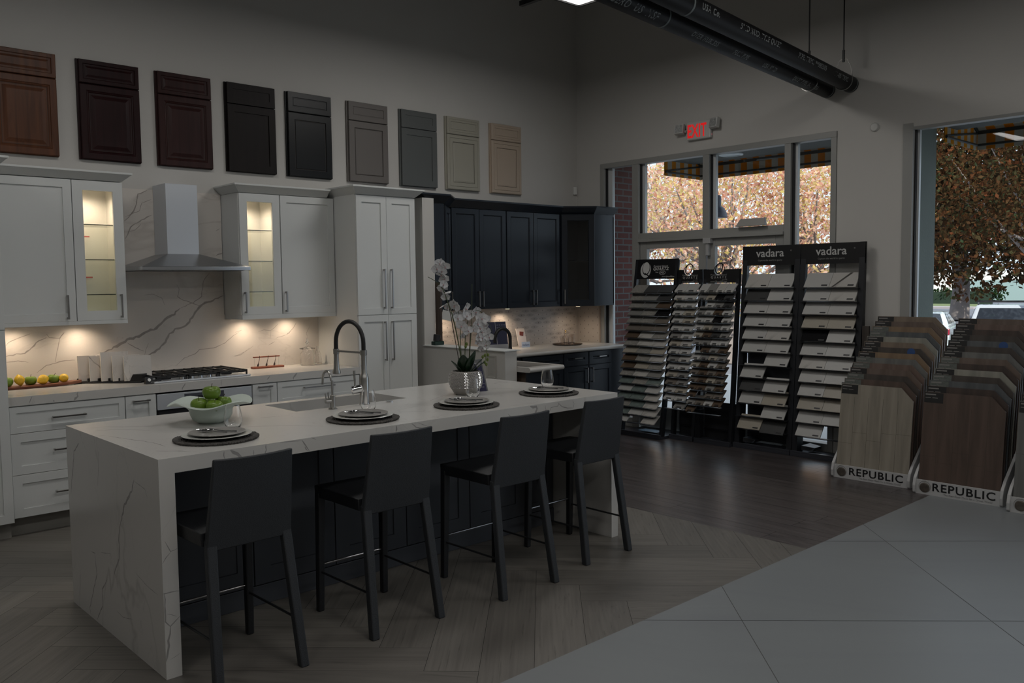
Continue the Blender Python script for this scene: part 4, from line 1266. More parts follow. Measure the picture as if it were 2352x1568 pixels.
snk = thing('island_sink', 'undermount sink with pale steel walls set into the island', 'sink', (1.295 + sx0, 3.495 + sy0, .65))
w, d = sx1 - sx0, sy1 - sy0
mb = MB()
mb.box(-.01, w + .01, -.01, d + .01, -.004, 0)
for a in ((-.012, w + .012, -.012, -.002), (-.012, w + .012, d + .002, d + .012), (-.012, -.002, -.002, d + .002), (w + .002, w + .012, -.002, d + .002)): mb.box(*a, 0, .199)
mb.build('basin', plain('sink_steel', (.36, .37, .37), .35, .3), snk)
MB().lathe([(.045, .0), (.045, .003), (.03, .004), (0, .002)], 20, (w * .5, d * .5, 0)).build('drain', M['chrome'], snk, smooth=True)

# main faucet: steel column, black hose arch, spray head
fa = thing('kitchen_faucet', 'tall steel pull-down faucet with black hose arch on the island', 'faucet', (2.765, 4.235, .9145), rad(0))
MB().lathe([(.030, 0), (.030, .006), (.027, .01), (.027, .15), (.024, .165), (.017, .18), (.0165, .285), (.020, .287), (.020, .315), (0, .315)], 22).build('column', M['satin'], fa, smooth=True)
T = Vector((-.045, .225, 0)); dirn = T.normalized(); half = T.length / 2
pts = [Vector((0, 0, .31)), Vector((0, 0, .34))]
for k in range(17):
    a = PI * k / 16
    pts.append(Vector((0, 0, .355)) + dirn * (half - half * math.cos(a)) + Vector((0, 0, .125 * math.sin(a))))
pts.append(T + Vector((0, 0, .31)))
MB().tube(pts, .0125, 14).build('hose', M['rubber'], fa, smooth=True)
MB().lathe([(.018, .315), (.018, .285), (.014, .283), (.0145, .27), (.017, .20), (.024, .18), (.024, .168), (.014, .165), (0, .165)], 20, (T.x, T.y, 0)).build('spray_head', M['satin'], fa, smooth=True)
MB().tube([(0, 0, .300), T * .9 + Vector((0, 0, .302))], .006, 10).build('holder_arm', M['satin'], fa, smooth=True)
MB().tube([(-.02, .0, .095), (-.072, .02, .085)], [.024, .024], 18).build('valve', M['chrome'], fa, smooth=True)
MB().tube([(-.055, .012, .10), (-.058, .014, .20)], [.005, .0075], 10).build('lever', M['satin'], fa, smooth=True)
f2 = thing('filter_faucet', 'small steel gooseneck filter faucet beside the island sink', 'faucet', (2.54, 4.215, .9145), 0)
MB().lathe([(.025, 0), (.025, .004), (.015, .008), (.015, .075), (.008, .08), (0, .08)], 18).build('body', M['satin'], f2, smooth=True)
pts = [(0, 0, .075), (0, 0, .16)] + [(-.006 - .0 * k, .045 - .045 * math.cos(PI * k / 12), .16 + .05 * math.sin(PI * k / 12)) for k in range(13)] + [(-.008, .09, .13)]
MB().tube(pts, .0065, 10).build('spout', M['satin'], f2, smooth=True)
MB().tube([(-.012, 0, .045), (-.045, .0, .045)], .011, 12).tube([(-.025, 0, .05), (-.028, 0, .095)], .004, 8).tube([(-.040, 0, .05), (-.046, 0, .09)], .004, 8).build('handle', M['satin'], f2, smooth=True)
tag(MB().lathe([(.022, 0), (.022, .005), (.014, .008), (0, .007)], 20).build('air_button', M['chrome'], loc=(2.925, 4.215, .9145), smooth=True), 'small round chrome button on the island beside the faucet', 'button')

# place settings
mat_dk = plain('woven_dark', (.060, .055, .050), .75, var=.85, vscale=55)
platew = plain('plate_white', (.50, .50, .47), .25)
plateg = plain('plate_grey', (.24, .23, .215), .3, bump=.3, bscale=120, var=.08)
SPOTS = [(1.665, 3.775, 'on the island nearest the apple bowl'), (2.445, 3.765, 'on the island in front of the tall faucet'), (3.125, 3.745, 'on the island in front of the orchid'), (3.82, 3.775, 'at the far right end of the island')]
GL = [(1.835, 3.965), (2.605, 3.955), (3.35, 3.955), (4.02, 3.985)]
pm = MB(); rr = R
for ring in range(13):
    r0 = .025 + ring * .0128; n = 20 + ring * 4
    for k in range(3 if ring > 8 else 1):
        ph = rr.random() * 6; amp = .004
        pts = [((r0 + amp * math.sin(a * (7 + ring) + ph)) * math.cos(a), (r0 + amp * math.sin(a * (7 + ring) + ph)) * math.sin(a), .004 + .0025 * math.sin(a * (9 + ring) + ph * 2)) for a in [2 * PI * j / n for j in range(n + 1)]]
        pm.tube(pts, .0034, 5, cap=False)
for k in range(90):
    a = 2 * PI * k / 90 + rr.random() * .05
    pm.tube([(.150 * math.cos(a), .150 * math.sin(a), .004), (.186 * math.cos(a + .10), .186 * math.sin(a + .10), .006 + .003 * rr.random()), (.176 * math.cos(a + .22), .176 * math.sin(a + .22), .003)], .0034, 5)
pm0 = None
for i, (x, y, where) in enumerate(SPOTS):
    if i == 0:
        t = pm.build('placemat', mat_dk, smooth=True); pm0 = t
    else:
        t = pm0.copy(); COL.objects.link(t)
    t.location = (x, y, .915); t.rotation_euler = (0, 0, i * 1.3)
    tag(t, 'round dark woven placemat ' + where, 'placemat', 'placemats on the island')
for i, (x, y, where) in enumerate(SPOTS):
    o = MB().lathe([(0, 0), (.08, 0), (.09, .004), (.152, .012), (.155, .014), (.152, .016), (.09, .008), (0, .006)], 40).build('dinner_plate', platew, loc=(x + .005, y + .005, .925), smooth=True)
    tag(o, 'white dinner plate with pale rim ' + where, 'plate', 'white plates on the island')
    o = MB().lathe([(0, 0), (.07, 0), (.08, .003), (.122, .011), (.127, .014), (.124, .016), (.115, .012), (.08, .007), (0, .005)], 40).build('salad_plate', plateg, loc=(x + .008, y + .008, .9335), smooth=True)
    tag(o, 'grey textured salad plate on white plate ' + where, 'plate', 'grey plates on the island')
    zc_ = .944
    o = thing('fork', 'steel fork lying on the grey plate ' + where, 'fork', (x - .005, y + .015, zc_), rad(-62), 'forks on the island')
    mb = MB(); mb.tube([(-.075, 0, .004), (-.02, 0, .003), (.035, 0, .006)], [.0045, .0028, .0022], 8)
    mb.tube([(.035, 0, .006), (.048, 0, .004), (.060, 0, .004)], [.003, .007, .008], 8)
    for q in (-.008, -.0027, .0027, .008): mb.tube([(.058, q, .004), (.075, q, .004), (.092, q * .95, .009)], .0014, 6)
    mb.build('body', M['chrome'], o, smooth=True); o.rotation_euler = (0, 0, rad(118))
    o = thing('spoon', 'steel spoon lying on the grey plate ' + where, 'spoon', (x + .03, y + .01, zc_), 0, 'spoons on the island')
    mb = MB(); mb.tube([(-.08, 0, .003), (-.02, 0, .003), (.04, 0, .007)], [.0045, .0028, .0022], 8)
    mb.lathe([(.0, 0), (.007, .0005), (.0135, .0035), (.0165, .008), (.0155, .008), (.0125, .0045), (.006, .002), (0, .0015)], 18, (.062, 0, .002), sx=1.5)
    mb.build('body', M['chrome'], o, smooth=True); o.rotation_euler = (0, 0, rad(124))
for (x, y), (_, _, where) in zip(GL, SPOTS):
    pr = [(0, .004), (.020, .003), (.024, 0), (.034, .014), (.0425, .040), (.042, .065), (.036, .100), (.0325, .122), (.0312, .122), (.0348, .099), (.0405, .065), (.041, .040), (.033, .016), (.022, .008), (0, .007)]
    o = MB().lathe(pr, 32).build('stemless_glass', M['glass'], loc=(x, y, .9145), smooth=True)
    tag(o, 'stemless wine glass behind the plates ' + where, 'glass', 'stemless glasses on the island')

# bowl of apples
bw = thing('fruit_bowl', 'wide pale green glass bowl with wavy rim holding green apples', 'bowl', (1.86, 4.27, .9145))
prof = [(.060, .0), (.066, .003), (.088, .014), (.102, .040), (.108, .070), (.122, .084), (.160, .094), (.205, .104)]
vs, fs = [], []
n = 48
outer = prof; inner_ = [(r - .004, z + .004) for r, z in reversed(prof)] + [(0, .008)]
allp = [(0, 0)] + outer + inner_
for j, (r, z) in enumerate(allp):
    for k in range(n):
        a = 2 * PI * k / n
        wv = max(0, (r - .115) / .09)
        zz_ = z + wv * .014 * math.sin(4 * a + .6); r2 = r * (1 + wv * .05 * math.cos(5 * a))
        vs.append((r2 * math.cos(a), r2 * math.sin(a), zz_))
for j in range(len(allp) - 1):
    for k in range(n):
        k2 = (k + 1) % n; fs.append((j * n + k, j * n + k2, (j + 1) * n + k2, (j + 1) * n + k))
mb = MB(); mb.add(vs, fs)
jade = plain('frosted_jade', (.74, .82, .76), .25)
jade.node_tree.nodes['Principled BSDF'].inputs['Transmission Weight'].default_value = .35
jade.node_tree.nodes['Principled BSDF'].inputs['Roughness'].default_value = .35
mb.build('bowl', jade, bw, smooth=True)
gb = 'green apples in the glass bowl'
apple((1.862, 4.262, .915 + .119), .045, 'green apple on top of the pile in the glass bowl', gb, (0, 0, 0))
apple((1.808, 4.283, .915 + .062), .043, 'green apple at the left of the glass bowl', gb, (rad(8), rad(-10), 0))
apple((1.918, 4.262, .915 + .064), .043, 'green apple at the right of the glass bowl', gb, (rad(-8), rad(10), 0))
apple((1.848, 4.205, .915 + .056), .042, 'green apple low at the front of the glass bowl', gb, (rad(10), 0, 0))
apple((1.876, 4.335, .915 + .056), .040, 'green apple hidden at the back of the glass bowl', gb, (rad(-20), 0, 0))

# orchid
oc = thing('potted_orchid', 'white potted orchid in a hammered silver round pot on the island', 'potted plant', (3.46, 4.15, .9145))
pr = [(0, 0), (.062, 0), (.072, .006), (.098, .045), (.108, .085), (.104, .12), (.090, .146), (.082, .148), (.084, .142), (.094, .118), (.096, .085), (.0, .07)]
mb = MB().lathe(pr, 36)
mb.build('pot', plain('silver_pot', (.27, .255, .235), .5, .0), oc, smooth=True)
mb = MB()
for j in range(11):
    z = .048 + j * .0088
    # radius at height z
    for (r0, z0), (r1, z1) in zip(pr[3:6], pr[4:7]):
        if z0 <= z <= z1: rz_ = r0 + (r1 - r0) * (z - z0) / (z1 - z0)
    nn = 54
    for k in range(nn):
        a = 2 * PI * (k + .5 * (j % 2)) / nn
        ca, sa = math.cos(a), math.sin(a); r = rz_ + .0002; e = .0042
        c = Vector((r * ca, r * sa, z)); tg_ = Vector((-sa, ca, 0)) * e; up = Vector((0, 0, e * .85)); o_ = Vector((ca, sa, 0)) * .0024
        mb.add([c - tg_, c - up, c + tg_, c + up, c + o_], [(0, 1, 4), (1, 2, 4), (2, 3, 4), (3, 0, 4)])
mb.build('studs', M['chrome'], oc)


def leaf_blade(mb, p0, dirv, ln, wd, up, curl):
    p0 = Vector(p0); d = Vector(dirv).normalized(); side = d.cross(Vector((0, 0, 1)))
    if side.length < .05: side = Vector((1, 0, 0))
    side.normalize(); nrm = side.cross(d)
    n = 9; L_c = []
    for i in range(n + 1):
        t = i / n; w_ = wd * math.sin(PI * min(1, t * .92 + .08)) ** .75
        c = p0 + d * ln * t - nrm * (curl * ln * t * t)
        L_c += [c - side * w_ / 2, c - nrm * wd * .12 * -1 * 0 + Vector((0, 0, -wd * .08)), c + side * w_ / 2]
    fs = []
    for i in range(n):
        for k in range(2):
            fs.append((i * 3 + k, i * 3 + k + 1, (i + 1) * 3 + k + 1, (i + 1) * 3 + k))
    mb.add(L_c, fs)
lg = plain('orchid_leaf', (.006, .022, .008), .35)
for p0, dv, ln, wd_, cu in (((-.02, -.01, .13), (-.25, -.25, 1), .14, .08, .12), ((-.005, -.02, .13), (.1, -.3, 1), .16, .085, .1), ((-.03, .0, .13), (-.6, .2, 1.0), .11, .07, .12),
                            ((.02, -.01, .13), (.6, -.45, 1.0), .12, .07, .12), ((.03, .02, .13), (.6, .6, .9), .15, .06, .25), ((.03, -.03, .13), (.4, -.6, .9), .11, .06, .15)):
    mb = MB(); leaf_blade(mb, p0, dv, ln, wd_, 0, cu)
    o = mb.build('leaf', lg, oc, smooth=True)
    sm = o.modifiers.new('solid', 'SOLIDIFY'); sm.thickness = .003
mb = MB()
for k in range(22):
    a = 2 * PI * k / 22 + rr.random() * .4
    pts = [(.05 * math.cos(a), .05 * math.sin(a), .135)]
    for q in range(1, 4):
        pts.append((pts[0][0] + q * .012 * math.cos(a) + rr.uniform(-.006, .006), pts[0][1] + q * .012 * math.sin(a) + rr.uniform(-.006, .006), .148 + .008 * rr.uniform(-1, 1) - .006 * q * q * .6))
    mb.tube(pts, [.003, .0025, .002, .0012], 5)
mb.build('roots', plain('root_dark', (.02, .022, .014), .8), oc, smooth=True)
stg = plain('orchid_stem', (.055, .075, .022), .5); std = plain('orchid_stake', (.03, .022, .014), .6)
# control points in the plane of the pot (x offset, y offset, z over counter)
st1 = [(-.02, 0, .12), (-.045, 0, .28), (-.085, 0, .45), (-.125, 0, .56), (-.19, -.005, .68), (-.29, -.01, .735)]
st2 = [(.0, .01, .12), (.005, .01, .25), (.015, .01, .40), (.05, .0, .50), (.11, -.01, .52), (.17, -.02, .46), (.21, -.03, .36)]
st3 = [(.015, -.01, .12), (.03, -.01, .28), (.045, -.01, .42), (.05, -.01, .56), (.055, -.01, .69)]
st4 = [(-.02, .01, .12), (-.028, .01, .30), (-.03, .01, .46), (-.06, .0, .55)]


def spline(P, n=8):
    out = []
    for i in range(len(P) - 1):
        p0 = Vector(P[max(i - 1, 0)]); p1 = Vector(P[i]); p2 = Vector(P[i + 1]); p3 = Vector(P[min(i + 2, len(P) - 1)])
        for k in range(n):
            t = k / n
            out.append(.5 * ((2 * p1) + (-p0 + p2) * t + (2 * p0 - 5 * p1 + 4 * p2 - p3) * t * t + (-p0 + 3 * p1 - 3 * p2 + p3) * t ** 3))
    out.append(Vector(P[-1]))
    return out
for s_, r_ in ((st1, .0042), (st2, .0032), (st3, .003), (st4, .003)):
    P = spline(s_); MB().tube(P, [r_ * (1 - .6 * i / len(P)) for i in range(len(P))], 7).build('stem', stg, oc, smooth=True)
MB().tube([(-.03, .004, .12), (-.118, .004, .54)], .0026, 6).tube([(.02, .0, .12), (.048, 0, .43)], .0022, 6).build('stake', std, oc, smooth=True)
petal = plain('petal_white', (.60, .60, .61), .55)
petal.node_tree.nodes['Principled BSDF'].inputs['Subsurface Weight'].default_value = 0.0
lipm = plain('orchid_lip', (.46, .30, .30), .5); lipy = plain('orchid_column', (.42, .36, .18), .5)


def petal_pts(mb, ang, ln, wd, cup_):
    n = 6; ca, sa = math.cos(ang), math.sin(ang); V = []
    for i in range(n + 1):
        t = i / n; w_ = wd * (math.sin(PI * (t ** .75)) ** .8 if 0 < t < 1 else (.12 if t == 0 else .02))
        for k in (-1, -.5, 0, .5, 1):
            a_ = ln * t; b_ = w_ * k * .5
            z = cup_ * ln * t * t * .5 + abs(k) * wd * .10 - .06 * ln * math.sin(PI * t)
            V.append((a_ * ca - b_ * sa, a_ * sa + b_ * ca, z))
    F = []
    for i in range(n):
        for k in range(4): F.append((i * 5 + k, i * 5 + k + 1, (i + 1) * 5 + k + 1, (i + 1) * 5 + k))
    mb.add(V, F)
fm = MB()
petal_pts(fm, rad(90), .034, .030, .1); petal_pts(fm, rad(215), .034, .026, .1); petal_pts(fm, rad(325), .034, .026, .1)
petal_pts(fm, rad(10), .038, .046, .25); petal_pts(fm, rad(170), .038, .046, .25)
fl_proto = fm.build('flower', petal, oc, smooth=True)
lp = MB().lathe([(0, .009), (.003, .008), (.005, .003), (.003, .001), (0, 0)], 10, (0, -.003, .002))
lip_proto = lp.build('lip', lipm, fl_proto, smooth=True)
F = [(-.212, .785, 1.0), (-.190, .815, 1.05), (-.175, .795, 1.0), (-.165, .770, .95), (-.195, .748, 1.0), (-.170, .722, 1.0), (-.180, .690, .95), (-.155, .672, 1.0), (-.140, .640, 1.0), (-.165, .655, .9), (-.135, .610, .85),
     (-.150, .560, 1.0), (-.105, .560, 1.25), (-.075, .548, 1.0), (-.12, .545, .8), (-.02, .540, 1.25), (-.055, .500, 1.15), (-.02, .488, 1.0), (.012, .490, .95), (-.06, .478, 1.0),
     (-.045, .430, 1.2), (.0, .400, 1.0), (-.01, .365, .8), (.04, .500, .9), (.085, .515, 1.15), (.12, .470, 1.25), (.155, .465, 1.0), (.09, .440, 1.1), (.11, .410, 1.25), (.06, .405, .9),
     (.135, .385, 1.0), (.155, .42, .9), (.165, .39, .9), (.14, .345, 1.0), (.115, .355, .9), (.175, .35, .9), (.12, .315, .8), (.16, .30, .95), (.145, .275, .8), (.18, .32, .8)]
camdir = Vector((-3.46, -4.15, .25)).normalized()
for i, (fx, fzz, sc) in enumerate(F):
    if i == 0: f, l = fl_proto, None
    else:
        f = fl_proto.copy(); COL.objects.link(f); f.parent = oc
        l = lip_proto.copy(); COL.objects.link(l); l.parent = f
    f.location = (fx + .0, rr.uniform(-.035, .02), fzz)
    dv = (camdir + Vector((rr.uniform(-.8, .8), rr.uniform(-.8, .8), rr.uniform(-.6, .3)))).normalized()
    q = dv.to_track_quat('Z', 'Y'); f.rotation_euler = (q @ Euler((0, 0, rr.uniform(-.6, .6))).to_quaternion()).to_euler()
    f.scale = (sc, sc, sc)
bg = plain('bud_green', (.12, .16, .03), .5)
for bx, bz in ((.135, .225), (.155, .235), (.175, .205), (.15, .19), (.165, .175), (.18, .235), (-.005, .30), (.003, .315)):
    o = MB().lathe([(0, -.012), (.006, -.008), (.009, 0), (.007, .008), (0, .013)], 12).build('bud', bg, oc, loc=(bx, -.01, bz), smooth=True)
MB().tube([(.17, -.02, .40), (.16, -.015, .25), (.155, -.01, .18)], .002, 6).tube([(.158, -.01, .24), (.178, -.01, .21)], .0015, 6).tube([(.158, -.01, .23), (.137, -.01, .22)], .0015, 6).build('stem', bg, oc, smooth=True)
# the sail-fold card behind the pot
cd = thing('table_card', 'tall folded navy and grey card standing behind the orchid pot', 'card', (3.60, 4.19, .9145), rad(-22))
MB().hexa([(-.045, 0, 0), (.065, 0, 0), (.065, .004, 0), (-.045, .004, 0)], [(-.045, .03, .20), (.03, .03, .205), (.03, .034, .205), (-.045, .034, .20)]).build('sheet', plain('card_grey', (.16, .165, .17), .5), cd)
MB().hexa([(.0, -.003, .0), (.055, -.003, 0), (.055, 0, 0), (.0, 0, 0)], [(-.022, .025, .18), (.026, .025, .18), (.026, .028, .18), (-.022, .028, .18)]).build('printed_panel', plain('card_navy', (.025, .024, .075), .4), cd)
MB().add([(-.022, .0235, .183), (.026, .0235, .183), (.002, .0195, .155)], [(0, 1, 2)]) if False else None
mb = MB(); mb.add([(-.022, .0240, .182), (.026, .0240, .182), (.002, .0195, .150), (-.022, .0260, .182), (.026, .0260, .182), (.002, .0215, .150)], [(0, 1, 2), (5, 4, 3), (0, 2, 5, 3), (1, 4, 5, 2), (0, 3, 4, 1)]); mb.build('white_wedge', plain('card_pale', (.34, .34, .36), .5), cd)
for k, (s_, z, h) in enumerate((('Quartz', .12, .012), ('surfaces', .106, .010), ('SINCE 1975', .045, .009), ('of quality', .025, .009))):
    txt(s_, h, _m['card_pale'], cd, (.018 + (.06 - z) * .1, -.0045 + z * .155, z), (rad(81), 0, 0))

# ------------------------------------------------------------ stools
def make_stool():
    t = thing('bar_stool', '', 'bar stool')
    # local: +y towards the island, backrest at -y, origin at floor centre
    lm = M['leather']
    for sx in (-1, 1):
        mb = MB(); a = .024
        mb.hexa([(sx * .188 - a * .8, -.245 - a * .8, 0), (sx * .188 + a * .8, -.245 - a * .8, 0), (sx * .188 + a * .8, -.245 + a * .8, 0), (sx * .188 - a * .8, -.245 + a * .8, 0)],
                [(sx * .164 - .0225, -.1765, .60), (sx * .164 + .0225, -.1765, .60), (sx * .164 + .0225, -.144, .60), (sx * .164 - .0225, -.144, .60)])
        mb.build('leg', lm, t, bevel=.006)
        mb = MB(); a = .020
        mb.hexa([(sx * .188 - a * .8, .235 - a * .8, 0), (sx * .188 + a * .8, .235 - a * .8, 0), (sx * .188 + a * .8, .235 + a * .8, 0), (sx * .188 - a * .8, .235 + a * .8, 0)],
                [(sx * .183 - a, .218 - a, .60), (sx * .183 + a, .218 - a, .60), (sx * .183 + a, .218 + a, .60), (sx * .183 - a, .218 + a, .60)])
        mb.build('leg', M['seatl'], t, bevel=.006)
    # seat: padded block, slightly crowned
    vs, fs = [], []
    nx, ny = 8, 8
    for j in range(ny + 1):
        for i in range(nx + 1):
            u, v = i / nx * 2 - 1, j / ny * 2 - 1
            x = u * (.198 if v < 0.4 else .202); y = -.15 + (v + 1) / 2 * .39
            vs.append((x, y, .632 + .014 * (1 - u ** 4) * (1 - v ** 4)))
    top_n = len(vs)
    for j in range(ny):
        for i in range(nx):
            a = j * (nx + 1) + i; fs.append((a, a + 1, a + nx + 2, a + nx + 1))
    edge = [i for i in range(nx + 1)] + [j * (nx + 1) + nx for j in range(1, ny + 1)] + [ny * (nx + 1) + i for i in range(nx - 1, -1, -1)] + [j * (nx + 1) for j in range(ny - 1, 0, -1)]
    low = []
    for e in edge:
        x, y, z = vs[e]; vs.append((x * .985, y, .575)); low.append(len(vs) - 1)
    for k in range(len(edge)):
        k2 = (k + 1) % len(edge); fs.append((edge[k], edge[k2], low[k2], low[k]))
    fs.append(low)
    mb = MB(); mb.add(vs, fs)
    mb.build('seat', M['seatl'], t, smooth=True, bevel=.004)
    # backrest: one bent panel, swept back, tapering, concave top edge
    vs, fs = [], []
    nz, nx = 10, 8
    for side in (0, 1):
        for j in range(nz + 1):
            v = j / nz; z = .555 + v * .375
            for i in range(nx + 1):
                u = i / nx * 2 - 1
                hw = .187 - .016 * v
                y = -.172 - .055 * v + .012 * (1 - v) - .012 * v * (1 - u * u) * 1.0 + (.016 if side else -.016) * (1 - .45 * v)
                vs.append((u * hw, y, z + (0.004 * u * u * v)))
    n1 = (nz + 1) * (nx + 1)
    for j in range(nz):
        for i in range(nx):
            a = j * (nx + 1) + i
            fs.append((a, a + 1, a + nx + 2, a + nx + 1)); fs.append((n1 + a, n1 + a + nx + 1, n1 + a + nx + 2, n1 + a + 1))
    for i in range(nx):
        fs.append((i, n1 + i, n1 + i + 1, i + 1)); a = nz * (nx + 1) + i; fs.append((a, a + 1, n1 + a + 1, n1 + a))
    for j in range(nz):
        a = j * (nx + 1); fs.append((a, a + nx + 1, n1 + a + nx + 1, n1 + a)); a += nx; fs.append((a, n1 + a, n1 + a + nx + 1, a + nx + 1))
    mb = MB(); mb.add(vs, fs)
    mb.build('backrest', lm, t, smooth=True, bevel=.005)
    ch = plain('footrest_chrome', (.35, .35, .36), .2, 1.0)
    MB().tube([(-.185, .228, .235), (.185, .228, .235)], .0065, 10).build('footrest', ch, t, smooth=True)
    for sx in (-1, 1):
        MB().tube([(sx * .185, .222, .20), (sx * .181, -.215, .20)], .0055, 8).build('stretcher', plain('stretcher_dark', (.04, .042, .045), .35, .6), t, smooth=True)
    return t
stool0 = make_stool()
used = False
for x, y, rz, lb in ((1.575, 3.462, 1.0, 'dark leather counter stool nearest the camera at island corner'), (2.325, 3.478, -.5, 'dark leather counter stool in front of the tall faucet'),
                     (3.068, 3.428, 0.0, 'dark leather counter stool in front of the orchid'), (3.775, 3.503, .5, 'dark leather counter stool at the far right end')):
    s_ = stool0 if not used else clone(stool0)
    used = True
    s_.location = (x, y, 0); s_.rotation_euler = (0, 0, rad(rz))
    s_['label'] = lb; s_['group'] = 'counter stools along the island'

# ------------------------------------------------------------ ceiling things
def lamp_fixture(x, y, z, pw, lab):
    t = thing('ceiling_lamp', lab, 'ceiling light', (x, y, z), 0, 'square suspended ceiling lamps')
    MB().panel(-.61, -.305, 1.22, .61, .06, [(0, 0), (.02, 0), (.022, .02)], y=0).build('housing', M['blk'], t, rot=(rad(90), 0, 0))
    MB().box(-.585, .585, -.285, .285, -.048, -.046).build('lens', M['lamp'], t)
    for sx in (-1, 1):
        MB().tube([(sx * .5, 0, .0), (sx * .5, 0, ZC - z)], .003, 6).build('cable', M['blk'], t)
    area_lamp('ceiling_lamp_light', (x, y, z - .065), 1.15, .55, LAMP_W * pw, (1.0, .975, .94))
for i, (x, y, z, pw) in enumerate(LAMPS):
    lamp_fixture(x, y, z, pw, ['suspended square ceiling lamp at the top edge of the picture', 'suspended square lamp above the near island end', 'suspended square lamp above the pale tiles towards window', 'suspended square lamp above the pale tiles near camera', 'suspended square lamp over the left rear area', 'suspended square lamp behind the camera', 'unseen added square lamp far behind over the tiles at the window side', 'unseen added square lamp far behind over the middle of the tiles', 'unseen added square lamp farthest behind on the left'][i])
tr = thing('track_rail', 'black ceiling track rail whose end shows at the top edge', 'track rail', (5.20, 5.43, 3.95))
MB().box(-.02, .02, -2.6, 0, 0, .04).build('rail', M['blk'], tr)
MB().tube([(0, -.3, .04), (0, -.3, ZC - 3.95)], .003, 6).tube([(0, -2.2, .04), (0, -2.2, ZC - 3.95)], .003, 6).build('cable', M['blk'], tr)
dv = Vector((math.cos(rad(7)), math.sin(rad(7)), 0))


def pipe(name, end, lab, lines, ring, side):
    t = thing(name, lab, 'pipe', end, rad(7 + 180), 'pair of black pipes under the ceiling')
    # local x runs from the wall into the room
    MB().tube([(0, 0, 0), (6.8, 0, 0)], .068, 32).build('tube', M['pipe'], t, smooth=True)
    for a in ring:
        MB().tube([(a, 0, 0), (a + .018, 0, 0)], .0695, 32).build('band', plain('grey_band', (.13, .15, .15), .5), t, smooth=True)
    for s_, xx, ang_, sz in lines:
        o = txt(s_, sz, M['ink'], t, (0, 0, 0), (0, 0, 0), .0003, 'printed_text', 1.15, 1.0, .0688, shear=.3, off=.0008)
        # text reads from the room end towards the wall: local -x; its tangent plane faces down to the room
        m_ = Matrix.Rotation(rad(180), 4, 'Z')
        o.matrix_local = Matrix.Translation((xx, 0, 0)) @ Matrix.Rotation(rad(-ang_), 4, 'X') @ m_ @ Matrix.Translation((0, 0, .0688))
    return t
PL1 = [('11-05 TRPC', .42, 115, .055), ('PIPE, TRPC, **985505', 1.05, 112, .055), ('5" ID NUD. TYLE QUIET', 2.0, 110, .055), ('USA Co.', 2.75, 108, .06), ('CERO  USA  STYLE', 3.6, 112, .07)]
PL2 = [('QUIET PIPE, 5-11 USA', .62, 150, .05), ('USA 5" ID', 1.35, 150, .05), ('FULL PIPE', 1.85, 150, .05), ('OVER HUBLESS', 2.4, 150, .05), ('CERO  US  NSF', 3.3, 150, .07)]
p1 = pipe('drain_pipe', (XW - .011, 3.600, 3.305), 'upper right black pipe of the pair ending at the exit wall', PL1, (.02, 2.95), 1)
p2 = pipe('drain_pipe', (XW - .011, 3.815, 3.293), 'lower left black pipe of the pair ending at the exit wall', PL2, (.02, 2.9), 1)
for (ex, ey, ez, dd, lab, nm) in ((XW, 3.600, 3.305, .20, 'steel clevis hanger and rod holding the upper right pipe', 1), (XW, 3.815, 3.293, .45, 'thin rod hanger holding the lower left pipe', 2)):
    px_, py_ = ex - dv.x * dd, ey - dv.y * dd
    t = thing('pipe_hanger', lab, 'pipe hanger', (px_, py_, ez), rad(7))
    MB().tube([(0, 0, .19), (0, 0, ZC - ez)], .006, 8).build('rod', plain('rod_dark', (.08, .08, .08), .4, .8), t)
    MB().tube([(0, 0, .16), (0, 0, .26)], .012, 8).build('coupling', _m['rod_dark'], t)
    pts = [(0, .035 * math.cos(a), .17) for a in (0,)]
    arc = [(0, -.03, .178), (0, .03, .178), (0, .062, .12), (0, .076, .02)] + [(0, .076 * math.cos(a), .076 * math.sin(a)) for a in [-PI * k / 12 for k in range(13)]] + [(0, -.076, .02), (0, -.062, .12), (0, -.03, .178)]
    MB().tube(arc, .004, 6, cap=False).build('clevis', M['satin'], t, smooth=True)

# exit sign with two lamp heads
ex = thing('exit_sign', 'white exit sign with red lettering and two emergency lamp heads', 'exit sign', (XW - .001, 5.168, 3.03), rad(-90))
gx = plain('sign_plastic', (.55, .55, .53), .5)
MB().box(-.142, .145, -.045, 0, 0, .185).build('housing', gx, ex, bevel=.012)
rx = plain('exit_red', (.75, .01, .012), .5, emit=(1, .02, .02), estr=.40)
txt('EXIT', .185, rx, ex, (-.018, -.047, .026), ROT_F, .001, 'lettering', 1.02, .60, off=.0030)
MB().lathe([(.004, 0), (.003, .003), (0, .003)], 8).build('indicator', emis('indicator_red', (1, .1, .15), 2.0), ex, loc=(.142, -.02, .035), rot=(0, rad(90), 0))
lens = plain('lamp_head_lens', (.42, .43, .42), .3, .3, bump=1.0, bscale=90, var=.7, vscale=60)
for sx, zz_ in ((-.225, .09), (.20, .10)):
    h = MB().panel(-.05, -.05, .10, .10, .05, [(0, .006), (.006, 0), (.012, .003)], y=0).build('lamp_head', gx, ex, loc=(sx, -.03, zz_ + .03), rot=(rad(-12), 0, rad(10 if sx < 0 else -8)), bevel=.003)
    MB().box(-.04, .04, -.052, -.047, -.04, .04).build('reflector', lens, h)
    MB().tube([(sx * .72, -.02, .10), (sx, -.02, .10)], .012, 10).build('arm', gx, ex)
al = tag(MB().lathe([(.038, 0), (.038, .010), (.03, .02), (0, .024)], 24).build('smoke_alarm', gx, loc=(XW - .001, 3.382, 2.909), rot=(0, rad(-90), 0), smooth=True), 'small round white alarm on the wall left of the big window', 'alarm')
